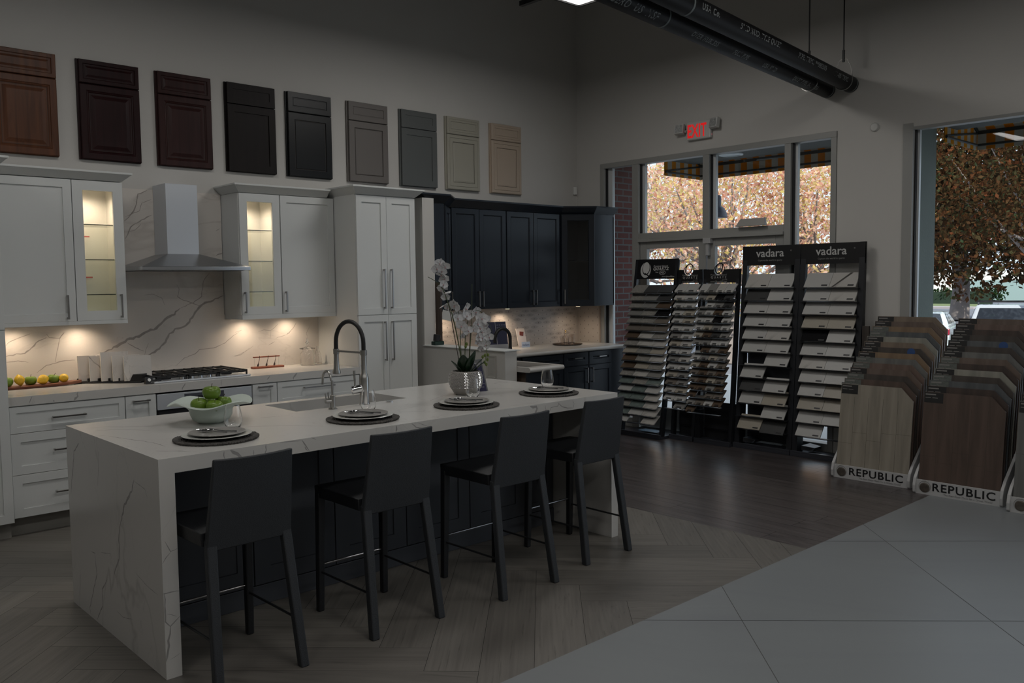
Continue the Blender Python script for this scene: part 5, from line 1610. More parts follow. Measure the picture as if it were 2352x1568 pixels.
sn = tag(MB().box(-.022, .022, -.035, 0, -.045, .045).build('motion_sensor', gx, loc=(7.41, YW - .001, 2.655), rot=(0, 0, rad(-40)), bevel=.006), 'small white motion sensor in the room corner above navy cabinets', 'sensor')

# ------------------------------------------------------------ sample racks by the exit wall
ORD = ['top', 'second', 'third', 'fourth', 'fifth', 'sixth', 'seventh', 'eighth', 'ninth', 'tenth', 'eleventh', 'twelfth', 'thirteenth', 'fourteenth', 'fifteenth', 'sixteenth', 'seventeenth', 'eighteenth', 'nineteenth', 'twentieth']
STONE = {
    'pale': (plain('stone_pale', (.42, .415, .40), .3, var=.06, vscale=9), 'pale grey'),
    'veined': (marble('stone_veined', 'B0ADA8', '76716B', 2.2, (.4, .8, .2), .3), 'pale veined'),
    'cream': (plain('stone_cream', (.33, .30, .25), .3, var=.08, vscale=12), 'cream'),
    'grey': (plain('stone_grey', (.20, .195, .185), .35, var=.1, vscale=14), 'mid grey'),
    'taupe': (plain('stone_taupe', (.15, .13, .11), .35, var=.15, vscale=14), 'taupe'),
    'brown': (plain('stone_brown', (.09, .062, .042), .35, var=.3, vscale=16), 'brown'),
    'dark': (plain('stone_dark', (.045, .045, .045), .35, var=.2, vscale=14), 'dark grey'),
    'black': (plain('stone_black', (.010, .010, .011), .12, var=.2, vscale=20), 'black'),
    'mosaic': (plain('stone_mosaic', (.24, .23, .21), .35, var=.55, vscale=70), 'speckled mosaic'),
    'glassy': (plain('stone_glassy', (.14, .17, .16), .12, var=.4, vscale=30), 'grey green glassy'),
}
_pm = {}


def sample(rootname, key, size, tilt, loc, label, group, cat='stone sample', plate=None, wavy=False):
    w, ln, th = size
    k = (size, key, plate, wavy)
    if k not in _pm:
        mb = MB()
        if wavy:
            n = 10
            P = [(-w / 2 + w * i / n, -.004 * math.sin(PI * i / n * 3) ** 2) for i in range(n + 1)] + [(w / 2, ln), (-w / 2, ln)]
        elif plate == 'Q':
            P = [(-w / 2 + .008, 0), (-w * .28, 0), (-w * .24, .010), (w * .24, .010), (w * .28, 0), (w / 2 - .008, 0), (w / 2, .012), (w / 2, ln), (-w / 2, ln), (-w / 2, .012)]
        else:
            P = [(-w / 2, 0), (w / 2, 0), (w / 2, ln), (-w / 2, ln)]
        mb.prism(P, 'z', 0, th)
        me = bpy.data.meshes.new(rootname); me.from_pydata(mb.v, [], mb.f); me.materials.append(STONE[key][0])
        bm = bmesh.new(); bm.from_mesh(me); bmesh.ops.recalc_face_normals(bm, faces=bm.faces); bm.to_mesh(me); bm.free()
        pm_ = None
        if plate:
            q = MB()
            if plate == 'V': q.box(w / 2 - .075, w / 2 - .02, .012, .026, th, th + .0012)
            else: q.box(-w * .22, w * .22, .014, .024, th, th + .0012)
            pm_ = bpy.data.meshes.new('label_strip'); pm_.from_pydata(q.v, [], q.f); pm_.materials.append(M['sign'])
        _pm[k] = (me, pm_)
    me, pm_ = _pm[k]
    o = bpy.data.objects.new(rootname, me); COL.objects.link(o)
    o.location = loc
    # local: x across, y up the slope, z out of the face; turned to face the room (-x world)
    o.rotation_euler = (Matrix.Rotation(rad(-90), 3, 'Z') @ Matrix.Rotation(tilt, 3, 'X')).to_euler()
    tag(o, label, cat, group)
    if pm_:
        c = bpy.data.objects.new('label_strip', pm_); COL.objects.link(c); c.parent = o
    return o


def rack(label, y0, w, xf, ztop, sign_z0, lean_top, rows, z0, dz, xs, dxs, base_x, cat='display rack', lowpanel=True, name='sample_rack', post=.035, depth=.05):
    """y0 = left end (world y), root at the wall"""
    t = thing(name, label, cat, (7.42, y0, 0), rad(-90))
    bx = base_x - 7.42; tx = lean_top - 7.42
    mb = MB(); mb.box(0, w, bx, -.0, 0, .03); mb.box(0, w, bx, bx + .02, .03, .05)
    mb.build('base', plain('rack_base', (.032, .034, .042), .35), t, bevel=.002)
    for a in (0, w - post):
        mb = MB(); d = depth
        mb.hexa([(a, bx + .03, .03), (a + post, bx + .03, .03), (a + post, bx + .03 + d, .03), (a, bx + .03 + d, .03)],
                [(a, tx, ztop), (a + post, tx, ztop), (a + post, tx + .03, ztop), (a, tx + .03, ztop)])
        mb.build('post', M['rackm'], t)
    for k in range(rows):
        z = z0 - dz * k; x = xs + dxs * k - 7.42
        MB().box(post * .6, w - post * .6, x + .005, x + .05, z - .012, z - .006).build('shelf', M['rackm'], t)
    return t
WV = .60
for ri, (y0, nm) in enumerate(((4.605, 'left'), (4.0, 'right'))):
    t = rack('tall black sample rack with vadara header sign, %s of the two' % nm, y0, .598, 7.2, 1.93, 1.745, 7.352, 12, 1.535, .1215, 7.285, -.0115, 7.18, post=.05, depth=.11)
    MB().box(0, .598, -.078, -.060, 1.745, 1.928).build('header_sign', M['sign'], t)
    txt('vadara', .105, M['silver'], t, (.29, -.0785, 1.825), ROT_F, .0008, 'lettering', 1.0, 1.05, off=.0012)
    txt('Capture the world in quartz', .022, plain('grey_ink', (.26, .26, .25), .6), t, (.29, -.0785, 1.785), ROT_F, .0006)
    txt('®', .02, _m['grey_ink'], t, (.505, -.0785, 1.87), ROT_F, .0006)
    MB().hexa([(.09, -.20, .06), (.20, -.20, .06), (.20, -.04, .06), (.09, -.04, .06)], [(.09, -.20, .10), (.20, -.16, .085), (.20, -.04, .085), (.09, -.04, .10)]).build('foot_bracket', M['rackm'], t)
    MB().box(.05, .548, -.058, -.050, .06, 1.42).build('back_panel', plain('rack_back', (.02, .022, .028), .5), t) if ri == 0 else MB().box(.05, .548, -.058, -.050, .30, 1.42).build('back_panel', _m['rack_back'], t)
    pal = [['veined', 'pale'], ['dark', 'pale'], ['pale', 'pale'], ['pale', 'pale'], ['pale', 'veined'], ['pale', 'pale'], [None, 'pale'], ['pale', None], ['dark', 'pale'], ['pale', 'cream'], [None, 'pale'], ['cream', 'dark']] if ri == 0 else \
          [['pale', 'veined'], ['pale', 'veined'], ['pale', 'pale'], ['cream', 'cream'], ['black', 'pale'], ['pale', 'pale'], ['veined', 'pale'], ['pale', 'pale'], ['pale', 'cream'], ['cream', 'cream'], ['pale', 'pale'], ['pale', None]]
    for k in range(12):
        for c in range(2):
            key = pal[k][c]
            if not key: continue
            z = 1.535 - .1215 * k - (.02 if (ri == 0 and k == 11 and c == 1) else 0); x = 7.285 - .0115 * k
            ya = y0 - (.062 + .121 + c * .243)
            o = sample('quartz_sample', key, (.240, .155, .010), rad(54), (x, ya, z - .002),
                       '%s quartz slab sample, %s column, %s row from top, %s tall rack' % (STONE[key][1], ('left', 'right')[c], ORD[k], nm), 'slab samples on the tall %s rack' % nm, plate='V')
            if ri == 1 and k == 0 and c == 1:
                MB().add([(-.10, .002, .0104), (-.075, .002, .0104), (.07, .153, .0104), (.035, .153, .0104)], [(0, 1, 2, 3)]) if False else None
                q = MB(); q.hexa([(-.10, .001, .0099), (-.080, .001, .0099), (.062, .154, .0099), (.036, .154, .0099)], [(-.10, .001, .0106), (-.080, .001, .0106), (.062, .154, .0106), (.036, .154, .0106)])
                q.build('dark_vein', plain('vein_dark', (.05, .045, .04), .4, var=.7, vscale=50), o)
                o['label'] = 'pale quartz slab with a bold dark diagonal vein, top row, right tall rack'

def q_logo(t, x, z, s, mat, filled=False, y=-.02):
    mb = MB()
    ring = lambda cx, cz, a, b, rr_, n=28, tilt=.35: [(cx + a * math.cos(q) * math.cos(tilt) - b * math.sin(q) * math.sin(tilt) * -1, y, cz + b * math.sin(q) * math.cos(tilt) * 1.0 + a * math.cos(q) * math.sin(tilt) * -.3) for q in [2 * PI * i / n for i in range(n + 1)]]
    if filled:
        for (cx, cz, a, b) in ((x - s * .16, z - s * .12, s * .40, s * .50),):
            mb.add([(cx, y, cz)] + [(cx + a * math.cos(q), y, cz + b * math.sin(q)) for q in [2 * PI * i / 32 for i in range(32)]], [(0, i + 1, (i + 1) % 32 + 1) for i in range(32)])
        return mb.build('logo', mat, t)
    mb.tube(ring(x, z - s * .02, s * .40, s * .46, .003), .0038, 6, cap=False)
    mb.tube(ring(x + s * .02, z + s * .10, s * .26, s * .36, .003), .0055, 6, cap=False)
    mb.tube([(x - s * .06, y, z - s * .20), (x + s * .26, y, z - s * .40)], .005, 6)
    return mb.build('logo', mat, t)

rq = random.Random(11)


def pick(ws):
    ks = list(ws); tot = sum(ws.values()); r = rq.random() * tot
    for k in ks:
        r -= ws[k]
        if r <= 0: return k
    return ks[-1]
# mosaic rack, three columns
t = rack('black leaning sample rack with stone mosaics and quartz header sign', 5.885, .556, 7.1, 1.83, 1.63, 7.30, 18, 1.484, .0776, 7.17, -.0165, 6.985)
MB().hexa([(-.0, -.150, 1.63), (.556, -.150, 1.63), (.556, -.142, 1.63), (.0, -.142, 1.63)], [(0, -.118, 1.838), (.556, -.118, 1.838), (.556, -.110, 1.838), (0, -.110, 1.838)]).build('header_sign', M['sign'], t)
sg = bpy.data.objects.new('sign_face', None)
tl_ = rad(90 - 8.7)
zf = lambda z: -.150 + (z - 1.63) * .154 - .001


def ellipse(mb, cx, cz, a, b, mi=0, n=30, lift=0):
    mb.add([(cx, zf(cz) - lift, cz)] + [(cx + a * math.cos(q), zf(cz + b * math.sin(q)) - lift, cz + b * math.sin(q)) for q in [2 * PI * i / n for i in range(n)]], [(0, i + 1, (i + 1) % n + 1) for i in range(n)], mi)
mb = MB(); ellipse(mb, .145, 1.725, .068, .082, 0); ellipse(mb, .150, 1.742, .052, .070, 1, lift=.0006); ellipse(mb, .150, 1.746, .045, .062, 0, lift=.0012)
mb.add([(.135, zf(1.685) - .002, 1.690), (.142, zf(1.69) - .002, 1.696), (.205, zf(1.655) - .002, 1.662), (.195, zf(1.65) - .002, 1.652)], [(0, 1, 2, 3)], 1)
mb.build('logo', [M['silver'], M['sign']], t)
txt('Premium Natural', .026, M['silver'], t, (.335, zf(1.755), 1.755), (tl_, 0, 0), .0006, shear=.2)
txt('QUARTZ', .042, M['silver'], t, (.340, zf(1.722), 1.722), (tl_, 0, 0), .0006, space=1.25, shear=.2, off=.001)
txt('from', .018, M['silver'], t, (.295, zf(1.695), 1.695), (tl_, 0, 0), .0006)
mb = MB(); ellipse(mb, .365, 1.695, .040, .022, 0); ellipse(mb, .365, 1.695, .036, .0185, 1, lift=.0006); mb.build('round_logo', [M['silver'], M['sign']], t)
txt('MSI', .030, M['silver'], t, (.365, zf(1.685) - .001, 1.685), (tl_, 0, 0), .0006)
txt('www.QfromMSI.com', .020, M['silver'], t, (.45, zf(1.65), 1.648), (tl_, 0, 0), .0006)
for k in range(18):
    for c in range(3):
        low = k > 11
        key = pick({'glassy': 2, 'pale': 2, 'mosaic': 1, 'veined': 1}) if low else pick({'mosaic': 5, 'taupe': 1.2, 'grey': 2, 'veined': 2.2, 'cream': 1, 'brown': .4})
        if k == 0: key = ['mosaic', 'dark', 'dark'][c]
        if k == 1 and c == 2: key = 'dark'
        if k == 3 and c == 2: key = 'black'
        if k == 10 and c == 0: key = 'brown'
        if (k, c) in ((1, 9), (17, 1), (2, 9)): continue
        z = 1.484 - .0776 * k; x = 7.17 - .0165 * k
        sample('mosaic_sample', key, (.172, .125, .009), rad(38), (x, 5.885 - (.03 + .088 + c * .178) , z),
               '%s tile sample, %s column, %s row from top, mosaic rack' % (STONE[key][1], ('left', 'middle', 'right')[c], ORD[k]), 'tile samples on the mosaic rack', 'tile sample', None, wavy=(low or rq.random() < .2))
# two quartz racks
for (y0, w, nc, rows, z0, dz, lab, xsn, sw) in ((5.326, .288, 2, 16, 1.489, .0768, 'narrow', 7.205, .134), (5.022, .412, 4, 17, 1.487, .0725, 'wide', 7.19, .100)):
    t = rack('black leaning quartz sample rack with Q emblem, the %s one' % lab, y0, w, 7.1, 1.72, 1.585, 7.30, rows, z0, dz, xsn, -.0135, 7.13)
    cq = w * .43; MB().prism([(0, 1.585), (w, 1.585), (w, 1.716), (cq + .058, 1.716)] + [(cq + .058 * math.cos(q), 1.716 - .060 * math.sin(q)) for q in [PI * i / 14 for i in range(1, 14)]] + [(cq - .058, 1.716), (0, 1.716)], 'y', -.128, -.118).build('header_sign', M['sign'], t)
    q_logo(t, cq, 1.712, .150, M['sign'], y=-.124)
    MB().add([(w * .42 + .036 * math.cos(q), -.1288, 1.715 - abs(.045 * math.sin(q))) for q in [PI * i / 12 for i in range(13)]], [tuple(range(13))]) if False else None
    txt('Premium Natural', .024, _m['grey_ink'], t, (w * (.5 if nc == 2 else .43), -.1285, 1.655), ROT_F, .0006, space=1.1)
    txt('Q U A R T Z', .030, M['silver'], t, (w * (.5 if nc == 2 else .43), -.1285, 1.628), ROT_F, .0006, space=1.1)
    txt('from MSI', .014, _m['grey_ink'], t, (w * (.72 if nc == 2 else .6), -.1285, 1.610), ROT_F, .0006)
    txt('www.QfromMSI.com', .022, _m['grey_ink'], t, (w * (.5 if nc == 2 else .43), -.1285, 1.590), ROT_F, .0006)
    for zz_ in (.12, .22, .30):
        MB().box(.035, w - .035, -.14, -.12, zz_, zz_ + .012).build('cross_bar', M['rackm'], t)
    MB().box(.01, w - .01, -.12, -.112, .032, .40).build('lower_panel', plain('lower_panel_dark', (.016, .017, .02), .6), t)
    if nc == 4: MB().box(.0, .06, -.27, -.20, .05, .33).build('box_end', M['rackm'], t)
    for k in range(rows):
        for c in range(nc):
            if nc == 2:
                key = pick({'pale': 5, 'cream': 2.5, 'veined': 1.5, 'grey': 1})
                if k == 12 and c == 0: key = 'taupe'
                if k == 15 and c == 0: continue
                cn = ('left', 'right')[c]
            else:
                key = pick({'pale': 2.6, 'cream': 2, 'grey': 2, 'taupe': 1.2, 'brown': .8, 'dark': .3} if k < 10 else {'pale': 1.2, 'cream': 1.5, 'grey': 1.5, 'taupe': 2, 'brown': 1})
                if k == 0: key = ['pale', 'grey', 'veined', 'pale'][c]
                if (k == 1 and c == 2) or (k == 4 and c == 2): key = 'black'
                if (k == 1 and c == 3) or (k == 2 and c == 3): key = 'dark'
                if (k, c) in ((2, 0), (8, 0), (14, 1)): continue
                if k == 16 and c != 0: continue
                if k > 9 and c == 3: key = 'brown' if k % 2 else 'taupe'
                cn = ('leftmost', 'second', 'third', 'rightmost')[c]
            z = z0 - dz * k; x = xsn - .0135 * k
            off = .011 if nc == 2 else .006
            sample('quartz_sample', key, (sw - .003, .125, .010), rad(40), (x, y0 - (off + sw / 2 + c * sw), z),
                   '%s quartz sample, %s column, %s row from top, %s quartz rack' % (STONE[key][1], cn, ORD[k], lab), 'quartz samples on the %s rack' % lab, plate='Q')
bk = MB().box(7.05, 7.18, 5.42, 5.66, .054, .058).build('booklet', plain('booklet_blue', (.16, .24, .32), .4, var=.8, vscale=12)); tag(bk, 'pale blue booklet lying on the base of the mosaic rack', 'booklet')

# ------------------------------------------------------------ flooring board racks
ROT_G = rad(-90)


def boardmat(key):
    defs = dict(oak=('7B756A', '8F887C'), tan=('6A5D50', '786A5C'), honey=('6E5B48', '7C6852'), brown=('574A41', '665850'), red=('463A33', '574840'), dark=('38322E', '46403B'), grey=('5A5A58', '6A6A67'), pale=('77766E', '8A887E'), slate=('45484A', '55585A'), choc=('352C28', '463A34'), rust=('584840', '695850'))
    a, b = defs[key]
    return wood('board_' + key, a, b, 'Z', .9, .42)
WORD = dict(oak='pale oak', tan='tan', honey='honey brown', brown='mid brown', red='reddish brown', dark='dark brown', grey='mid grey', pale='pale grey', slate='slate grey', choc='chocolate brown', rust='rust brown')
DEPTH = ['front', 'second', 'third', 'fourth', 'fifth', 'sixth', 'seventh', 'eighth', 'ninth', 'tenth', 'eleventh', 'twelfth', 'thirteenth', 'rearmost']
rk = random.Random(5)


def seams(o, w, h, seed, mat):
    r = random.Random(seed); mb = MB(); n = 5
    for i in range(1, n): mb.box(w * i / n - .0008, w * i / n + .0008, -.0003, .0002, 0, h - (.1 if i == n - 1 and False else .0))
    for i in range(n):
        z = h * r.uniform(.25, .75); mb.box(w * i / n, w * (i + 1) / n, -.0003, .0002, z, z + .0014)
    mb.build('board_seam', mat, o)
seam_m = plain('seam_dark', (.05, .04, .03), .8)
for ri, (y0, w, xf, keys, lab) in enumerate(((3.335, .635, 6.655, ['oak', 'red', 'dark', 'brown', 'rust', 'grey', 'honey', 'dark', 'tan', 'pale', 'slate', 'honey', 'brown', 'tan'], 'left'),
                                            (2.645, .62, 6.565, ['red', 'choc', 'slate', 'dark', 'pale', 'choc', 'brown', 'grey', 'dark', 'slate', 'dark', 'choc', 'rust', 'brown'], 'middle'),
                                            (1.975, .62, 6.475, ['grey', 'dark', 'slate', 'brown', 'grey', 'choc', 'tan', 'grey', 'dark', 'slate', 'red', 'choc', 'tan', 'brown'], 'right edge'))):
    t = thing('board_rack', 'white floor rack lettered REPUBLIC holding flooring boards, %s one' % ('one cut off at the right edge' if ri == 2 else lab).replace('one cut off at the right edge', 'cut off at right edge,'), 'display rack', (xf, y0, 0), ROT_G)
    if ri == 2: t['label'] = 'white floor rack of flooring boards cut off by the right picture edge'
    # local x across, y towards the wall
    dpt = 7.40 - xf
    MB().box(.02, w - .02, 0, .018, .0, .105).build('front_board', M['repub'], t)
    for a in (0, w - .022):
        P = [(-.012, .012), (-.016, .06), (.0, .115), (.05, .17), (dpt * .5, .44), (dpt, .60), (dpt, 0), (.0, 0)]
        MB().prism(P, 'x', a, a + .022).build('side_rail', M['repub'], t, bevel=.004)
    MB().prism([(.02, .0), (.02, .055), (dpt - .02, .575), (dpt - .02, 0)], 'x', .024, w - .024).build('stepped_tray', plain('tray_dark', (.03, .03, .03), .7), t)
    txt('REPUBLIC', .082, M['sign'], t, (w * .57, -.0010, .036), ROT_F, .0008, space=1.12, sx=1.12, off=.0012)
    txt('The Best Floor Made for a Green World', .020, plain('faint_ink', (.25, .25, .25), .6), t, (w * .62, -.0010, .013), ROT_F, .0006)
    MB().lathe([(.036, 0), (.036, .003), (.03, .005), (0, .006)], 24).build('emblem', plain('emblem_bronze', (.16, .14, .12), .3, .7, var=.6, vscale=25), t, loc=(.085, -.0005, .052), rot=(rad(90), 0, 0))
    mb = MB().tube([(.085 + .042 * math.cos(q), -.002, .058 + .042 * math.sin(q)) for q in [2 * PI * i / 28 for i in range(29)]], .0012, 5, cap=False); mb.build('emblem_ring', plain('emblem_ring', (.2, .19, .18), .4), t)
    for k in range(14):
        key = keys[k]
        bw = w - .055; x0 = xf + .018 + k * .0495; z0 = .062 + k * .0405
        if ri == 2 and k > 3 and False: continue
        h = .70; ch = .10
        mt = boardmat(key)
        mb = MB().prism([(0, 0), (bw, 0), (bw, h - ch), (bw - ch, h), (0, h)], 'y', 0, .012)
        o = mb.build('flooring_board', mt, loc=(x0, y0 - .030, z0), rot=(Matrix.Rotation(ROT_G, 3, 'Z') @ Matrix.Rotation(rad(-6.5), 3, 'X')).to_euler())
        rackw = ('left', 'middle', 'right edge')[ri]
        tag(o, '%s flooring board with cut corner, %s in the %s board rack' % (WORD[key], DEPTH[k], rackw), 'flooring board', 'flooring boards in the %s rack' % rackw)
        lw = .135; lh = .075 if k == 0 or rk.random() < .35 else .05
        lb_ = MB().box(.004, .004 + lw, -.0012, -.0002, h - lh - .004, h - .004).build('label', plain('tag_black', (.012, .012, .012), .45) if rk.random() < .72 or k == 0 else plain('tag_grey', (.10, .11, .10), .45, var=.5, vscale=60), o)
        mb = MB(); mb.box(.012, .012 + lw * .55, -.0018, -.0012, h - .022, h - .013)
        for q in range(2): mb.box(.012 + q * .05, .05 + q * .05, -.0018, -.0012, h - .044, h - .040)
        mb.build('print', plain('tag_print', (.20, .19, .18), .5), lb_)
        if k == 0: seams(o, bw, h - ch, ri + 3, seam_m)
        if (ri == 0 and k == 7) or (ri == 1 and k == 9):
            MB().lathe([(.032, 0), (.032, .001), (0, .0012)], 20).build('blue_sticker', plain('sticker_blue', (.02, .06, .18), .4), o, loc=(bw - .17, -.0005, h - .03), rot=(rad(90), 0, 0))
tag(MB().box(7.30, 7.32, 3.338, 3.398, .0, 1.20).build('flooring_board', boardmat('dark'), bevel=.001), 'dark upright board leaning between the right tall rack and board racks', 'flooring board')

# ------------------------------------------------------------ outside
conc = plain('sidewalk_concrete', (.42, .41, .40), .9, var=.06)
MB().box(XW + .11, 13.0, -14, 22, -.30, -.03).build('sidewalk', conc, kind='structure')['label'] = 'pale concrete sidewalk outside the glass doors'
bpy.data.objects['sidewalk']['category'] = 'sidewalk'
gr = MB().add([(13, -60, -.8), (240, -60, -.8), (240, 160, -.8), (13, 160, -.8)], [(0, 1, 2, 3)])
gmb = MB(); gmb.add([(13, -60, -.8), (240, -60, -.8), (240, 160, -.8), (13, 160, -.8), (13, -60, -1), (240, -60, -1), (240, 160, -1), (13, 160, -1)], [(0, 1, 2, 3), (7, 6, 5, 4), (0, 4, 5, 1), (1, 5, 6, 2), (2, 6, 7, 3), (3, 7, 4, 0)])
o = gmb.build('asphalt_ground', plain('asphalt', (.17, .18, .21), .9, var=.05), kind='structure'); o['label'] = 'blue grey asphalt parking ground outside'; o['category'] = 'ground'

STRIPE_Y = stripemat('awning_stripe_front', 'B98227', 'AAA79E', 'Y', .156)
STRIPE_X = stripemat('awning_stripe_side', 'B98227', 'AAA79E', 'X', .156)
fr_m = plain('awning_frame', (.02, .025, .022), .6)


def awning(name, label, ya, yb, xo, zt, zo, zv):
    """ya > yb; fabric roof slopes from the facade (zt) to the front rail (zo), valance down to zv, closed side at ya"""
    t = thing(name, label, 'awning', (8.0, ya, 0))
    L = ya - yb; X = xo - 8.0
    MB().hexa([(0.02, 0, zt), (X, 0, zo), (X, -L, zo), (0.02, -L, zt)], [(0.02, 0, zt + .012), (X, 0, zo + .012), (X, -L, zo + .012), (0.02, -L, zt + .012)]).build('fabric_top', STRIPE_Y, t)
    MB().box(X, X + .008, -L, 0, zv, zo).build('front_valance', STRIPE_Y, t)
    MB().prism([(0.02, zv), (X, zv), (X, zo), (0.02, zt)], 'y', 0, .008).build('side_panel', STRIPE_X, t)
    mb = MB()
    mb.box(X - .04, X - .01, -L, 0, zo - .04, zo - .01); mb.box(X - .04, X - .01, -L, 0, zv + .03, zv + .05)
    mb.box(X * .55, X * .55 + .03, -L, 0, zt + (zo - zt) * .55 - .04, zt + (zo - zt) * .55 - .01)
    mb.build('rail', fr_m, t)
    k = 0.0
    while k < L:
        MB().tube([(0.03, -k - .01, zt - .02), (X - .02, -k - .01, zo - .02)], .014, 6).build('rafter', fr_m, t)
        MB().tube([(0.03, -k - .01, zv + .05), (X - .02, -k - .01, zo - .03)], .010, 6).build('strut', fr_m, t)
        k += 1.15
    MB().tube([(0.03, -.01, zv + .04), (X - .02, -.01, zv + .04)], .012, 6).build('side_rail', fr_m, t)
    return t
awning('striped_awning', 'yellow and white striped awning over the glass doors', 6.05, 3.72, 8.72, 3.35, 2.98, 2.80)
awning('striped_awning', 'yellow and white striped awning over the big right window', 3.02, -1.6, 8.80, 3.35, 2.98, 2.80)
bl = thing('barn_lamp', 'dark blue grey dome lamp hanging outside the glass doors', 'outdoor lamp', (8.55, 5.71, 2.325))
MB().lathe([(.118, 0), (.122, .006), (.115, .05), (.085, .11), (.05, .135), (.05, .23), (.042, .255), (0, .265), ], 28).build('shade', plain('lamp_blue_grey', (.075, .085, .12), .5), bl, smooth=True)
MB().tube([(0, 0, .26), (0, 0, .70)], .004, 8).build('rod', fr_m, bl)

import numpy as np


def crown_mesh(name, blobs, nleaf, size, mat, seed, parent):
    rg = np.random.default_rng(seed)
    B = np.array(blobs, float)
    wts = B[:, 3] ** 2; wts /= wts.sum()
    idx = rg.choice(len(B), nleaf, p=wts)
    d = rg.normal(size=(nleaf, 3)); d /= np.linalg.norm(d, axis=1)[:, None]
    rr_ = rg.random(nleaf) ** .45
    P = B[idx, :3] + d * (B[idx, 3] * rr_)[:, None]
    a = rg.normal(size=(nleaf, 3)); a /= np.linalg.norm(a, axis=1)[:, None]
    b = np.cross(a, rg.normal(size=(nleaf, 3))); b /= np.linalg.norm(b, axis=1)[:, None]
    s = size * (.6 + .8 * rg.random(nleaf))[:, None]
    V = np.stack([P - a * s, P - b * s * .55, P + a * s, P + b * s * .55], 1).reshape(-1, 3)
    me = bpy.data.meshes.new(name)
    me.vertices.add(nleaf * 4); me.loops.add(nleaf * 4); me.polygons.add(nleaf)
    me.vertices.foreach_set('co', V.astype('f').ravel())
    me.loops.foreach_set('vertex_index', np.arange(nleaf * 4, dtype='i'))
    me.polygons.foreach_set('loop_start', np.arange(0, nleaf * 4, 4, dtype='i'))
    me.polygons.foreach_set('loop_total', np.full(nleaf, 4, dtype='i'))
    me.update(); me.validate()
    ca = me.color_attributes.new('rnd', 'FLOAT_COLOR', 'POINT')
    c = np.repeat(np.clip(rg.random(nleaf) * .8 + .2 * rg.random(len(B))[idx], 0, 1), 4)
    ca.data.foreach_set('color', np.stack([c, c, c, np.ones_like(c)], 1).astype('f').ravel())
    me.materials.append(mat)
    o = bpy.data.objects.new(name, me); COL.objects.link(o); o.parent = parent
    return o


def tree(label, base, h_trunk, r_trunk, c_z, rad_, n_leaf, lsize, lmat, seed, squash=.8, group=None, nb=26, dens=.38):
    t = thing('tree', label, 'tree', base, 0, group)
    r = random.Random(seed)
    bark = plain('bark_grey', (.22, .19, .18), .9, var=.25, vscale=3)
    mb = MB(); mb.tube([(0, 0, 0), (.05 * rad_, 0, h_trunk * .5), (0, .03 * rad_, h_trunk), (0, 0, c_z)], [r_trunk * 1.3, r_trunk, r_trunk * .85, r_trunk * .35], 12)
    mb.build('trunk', bark, t, smooth=True)
    blobs = []
    for k in range(nb):
        a = r.random() * 2 * PI; q = r.random() ** .5 * rad_ * .78; z = c_z + r.uniform(-1, 1) * rad_ * squash * .8
        blobs.append((q * math.cos(a), q * math.sin(a), z, rad_ * dens * r.uniform(.7, 1.2)))
    mb = MB()
    for b in blobs[::2]:
        s = Vector((0, 0, h_trunk * r.uniform(.8, 1.2))); e = Vector(b[:3]); m_ = s.lerp(e, .5) + Vector((0, 0, -.06 * rad_))
        mb.tube([s, m_, e], [r_trunk * .42, r_trunk * .25, r_trunk * .07], 6)
    mb.build('branches', bark, t, smooth=True)
    crown_mesh('crown', blobs, n_leaf, lsize, lmat, seed, t)
    return t
AUT = leafmat('leaf_autumn', ['8E5A48', 'CC9480', 'EABCA8', 'F2D0C0', 'E8D090', 'C8BA70', 'F8EAE4'], .6)
DRK = leafmat('leaf_dark', ['1A2014', '32261A', '4E3420', '3A3826', '6A3E28', '364630', '7A5030'], .35)
RED = leafmat('leaf_red', ['6E3A2A', 'A85038', 'C87848', '5A6030'], .4)
GRN = leafmat('leaf_green', ['101C10', '1E3018', '2A4020'], .3)
gt = 'autumn trees beyond the glass doors'
tree('pale autumn tree seen through the left transom pane', (21.0, 17.2, -.8), 2.6, .22, 4.2, 3.6, 9500, .060, AUT, 1, group=gt)
tree('yellow orange tree seen through the right transom pane', (21.5, 14.0, -.8), 2.4, .22, 4.0, 3.4, 9500, .060, AUT, 2, group=gt)
tree('yellow leaved tree seen through the narrow right sidelight', (22.5, 11.9, -.8), 2.5, .2, 4.0, 2.8, 8500, .060, AUT, 3, group=gt)
tree('tall pale tree standing behind the nearer autumn trees', (33, 24, -.8), 4, .3, 6.5, 6.0, 5500, .11, AUT, 4, group=gt)
tree('large dark leaved tree with forked trunk seen through big right window', (51.0, 18.24, -.8), 4.2, .42, 7.6, 6.2, 26000, .17, DRK, 5, .85, nb=40, dens=.34)
tree('near dark brown tree at the right edge of the big window', (26.5, 7.4, -.8), 3.2, .14, 5.4, 3.2, 17000, .062, DRK, 6, .72, nb=30)
tree('small reddish tree behind the forked trunk in the big window', (62, 26.5, -.8), 2.5, .15, 4.6, 3.2, 5000, .2, RED, 7)
tree('thin pale trunked tree right of the forked trunk', (66, 23.6, -.8), 5, .16, 6.6, 2.6, 2500, .2, RED, 8)
hg = thing('hedge', 'dark green hedge along the far side of the street', 'hedge', (82, 35, -.8), rad(105))
mb = MB().box(-8, 9, -.6, .6, 0, 1.1); mb.build('core', plain('hedge_core', (.01, .025, .012), .9), hg)
crown_mesh('foliage', [(x * .5, 0, .8, .75) for x in range(-17, 19)], 7000, .12, GRN, 9, hg)
fb_ = MB().box(104, 108, 10, 62, -.8, 2.3).build('far_building', plain('far_building_white', (.80, .77, .70), .8)); tag(fb_, 'long low bright building far beyond the street', 'building')
tw = MB().box(94, 94.4, 14, 33.5, -.8, 1.3).build('far_wall', plain('far_wall_teal', (.30, .40, .38), .8)); tag(tw, 'low pale teal wall beyond the street', 'wall')
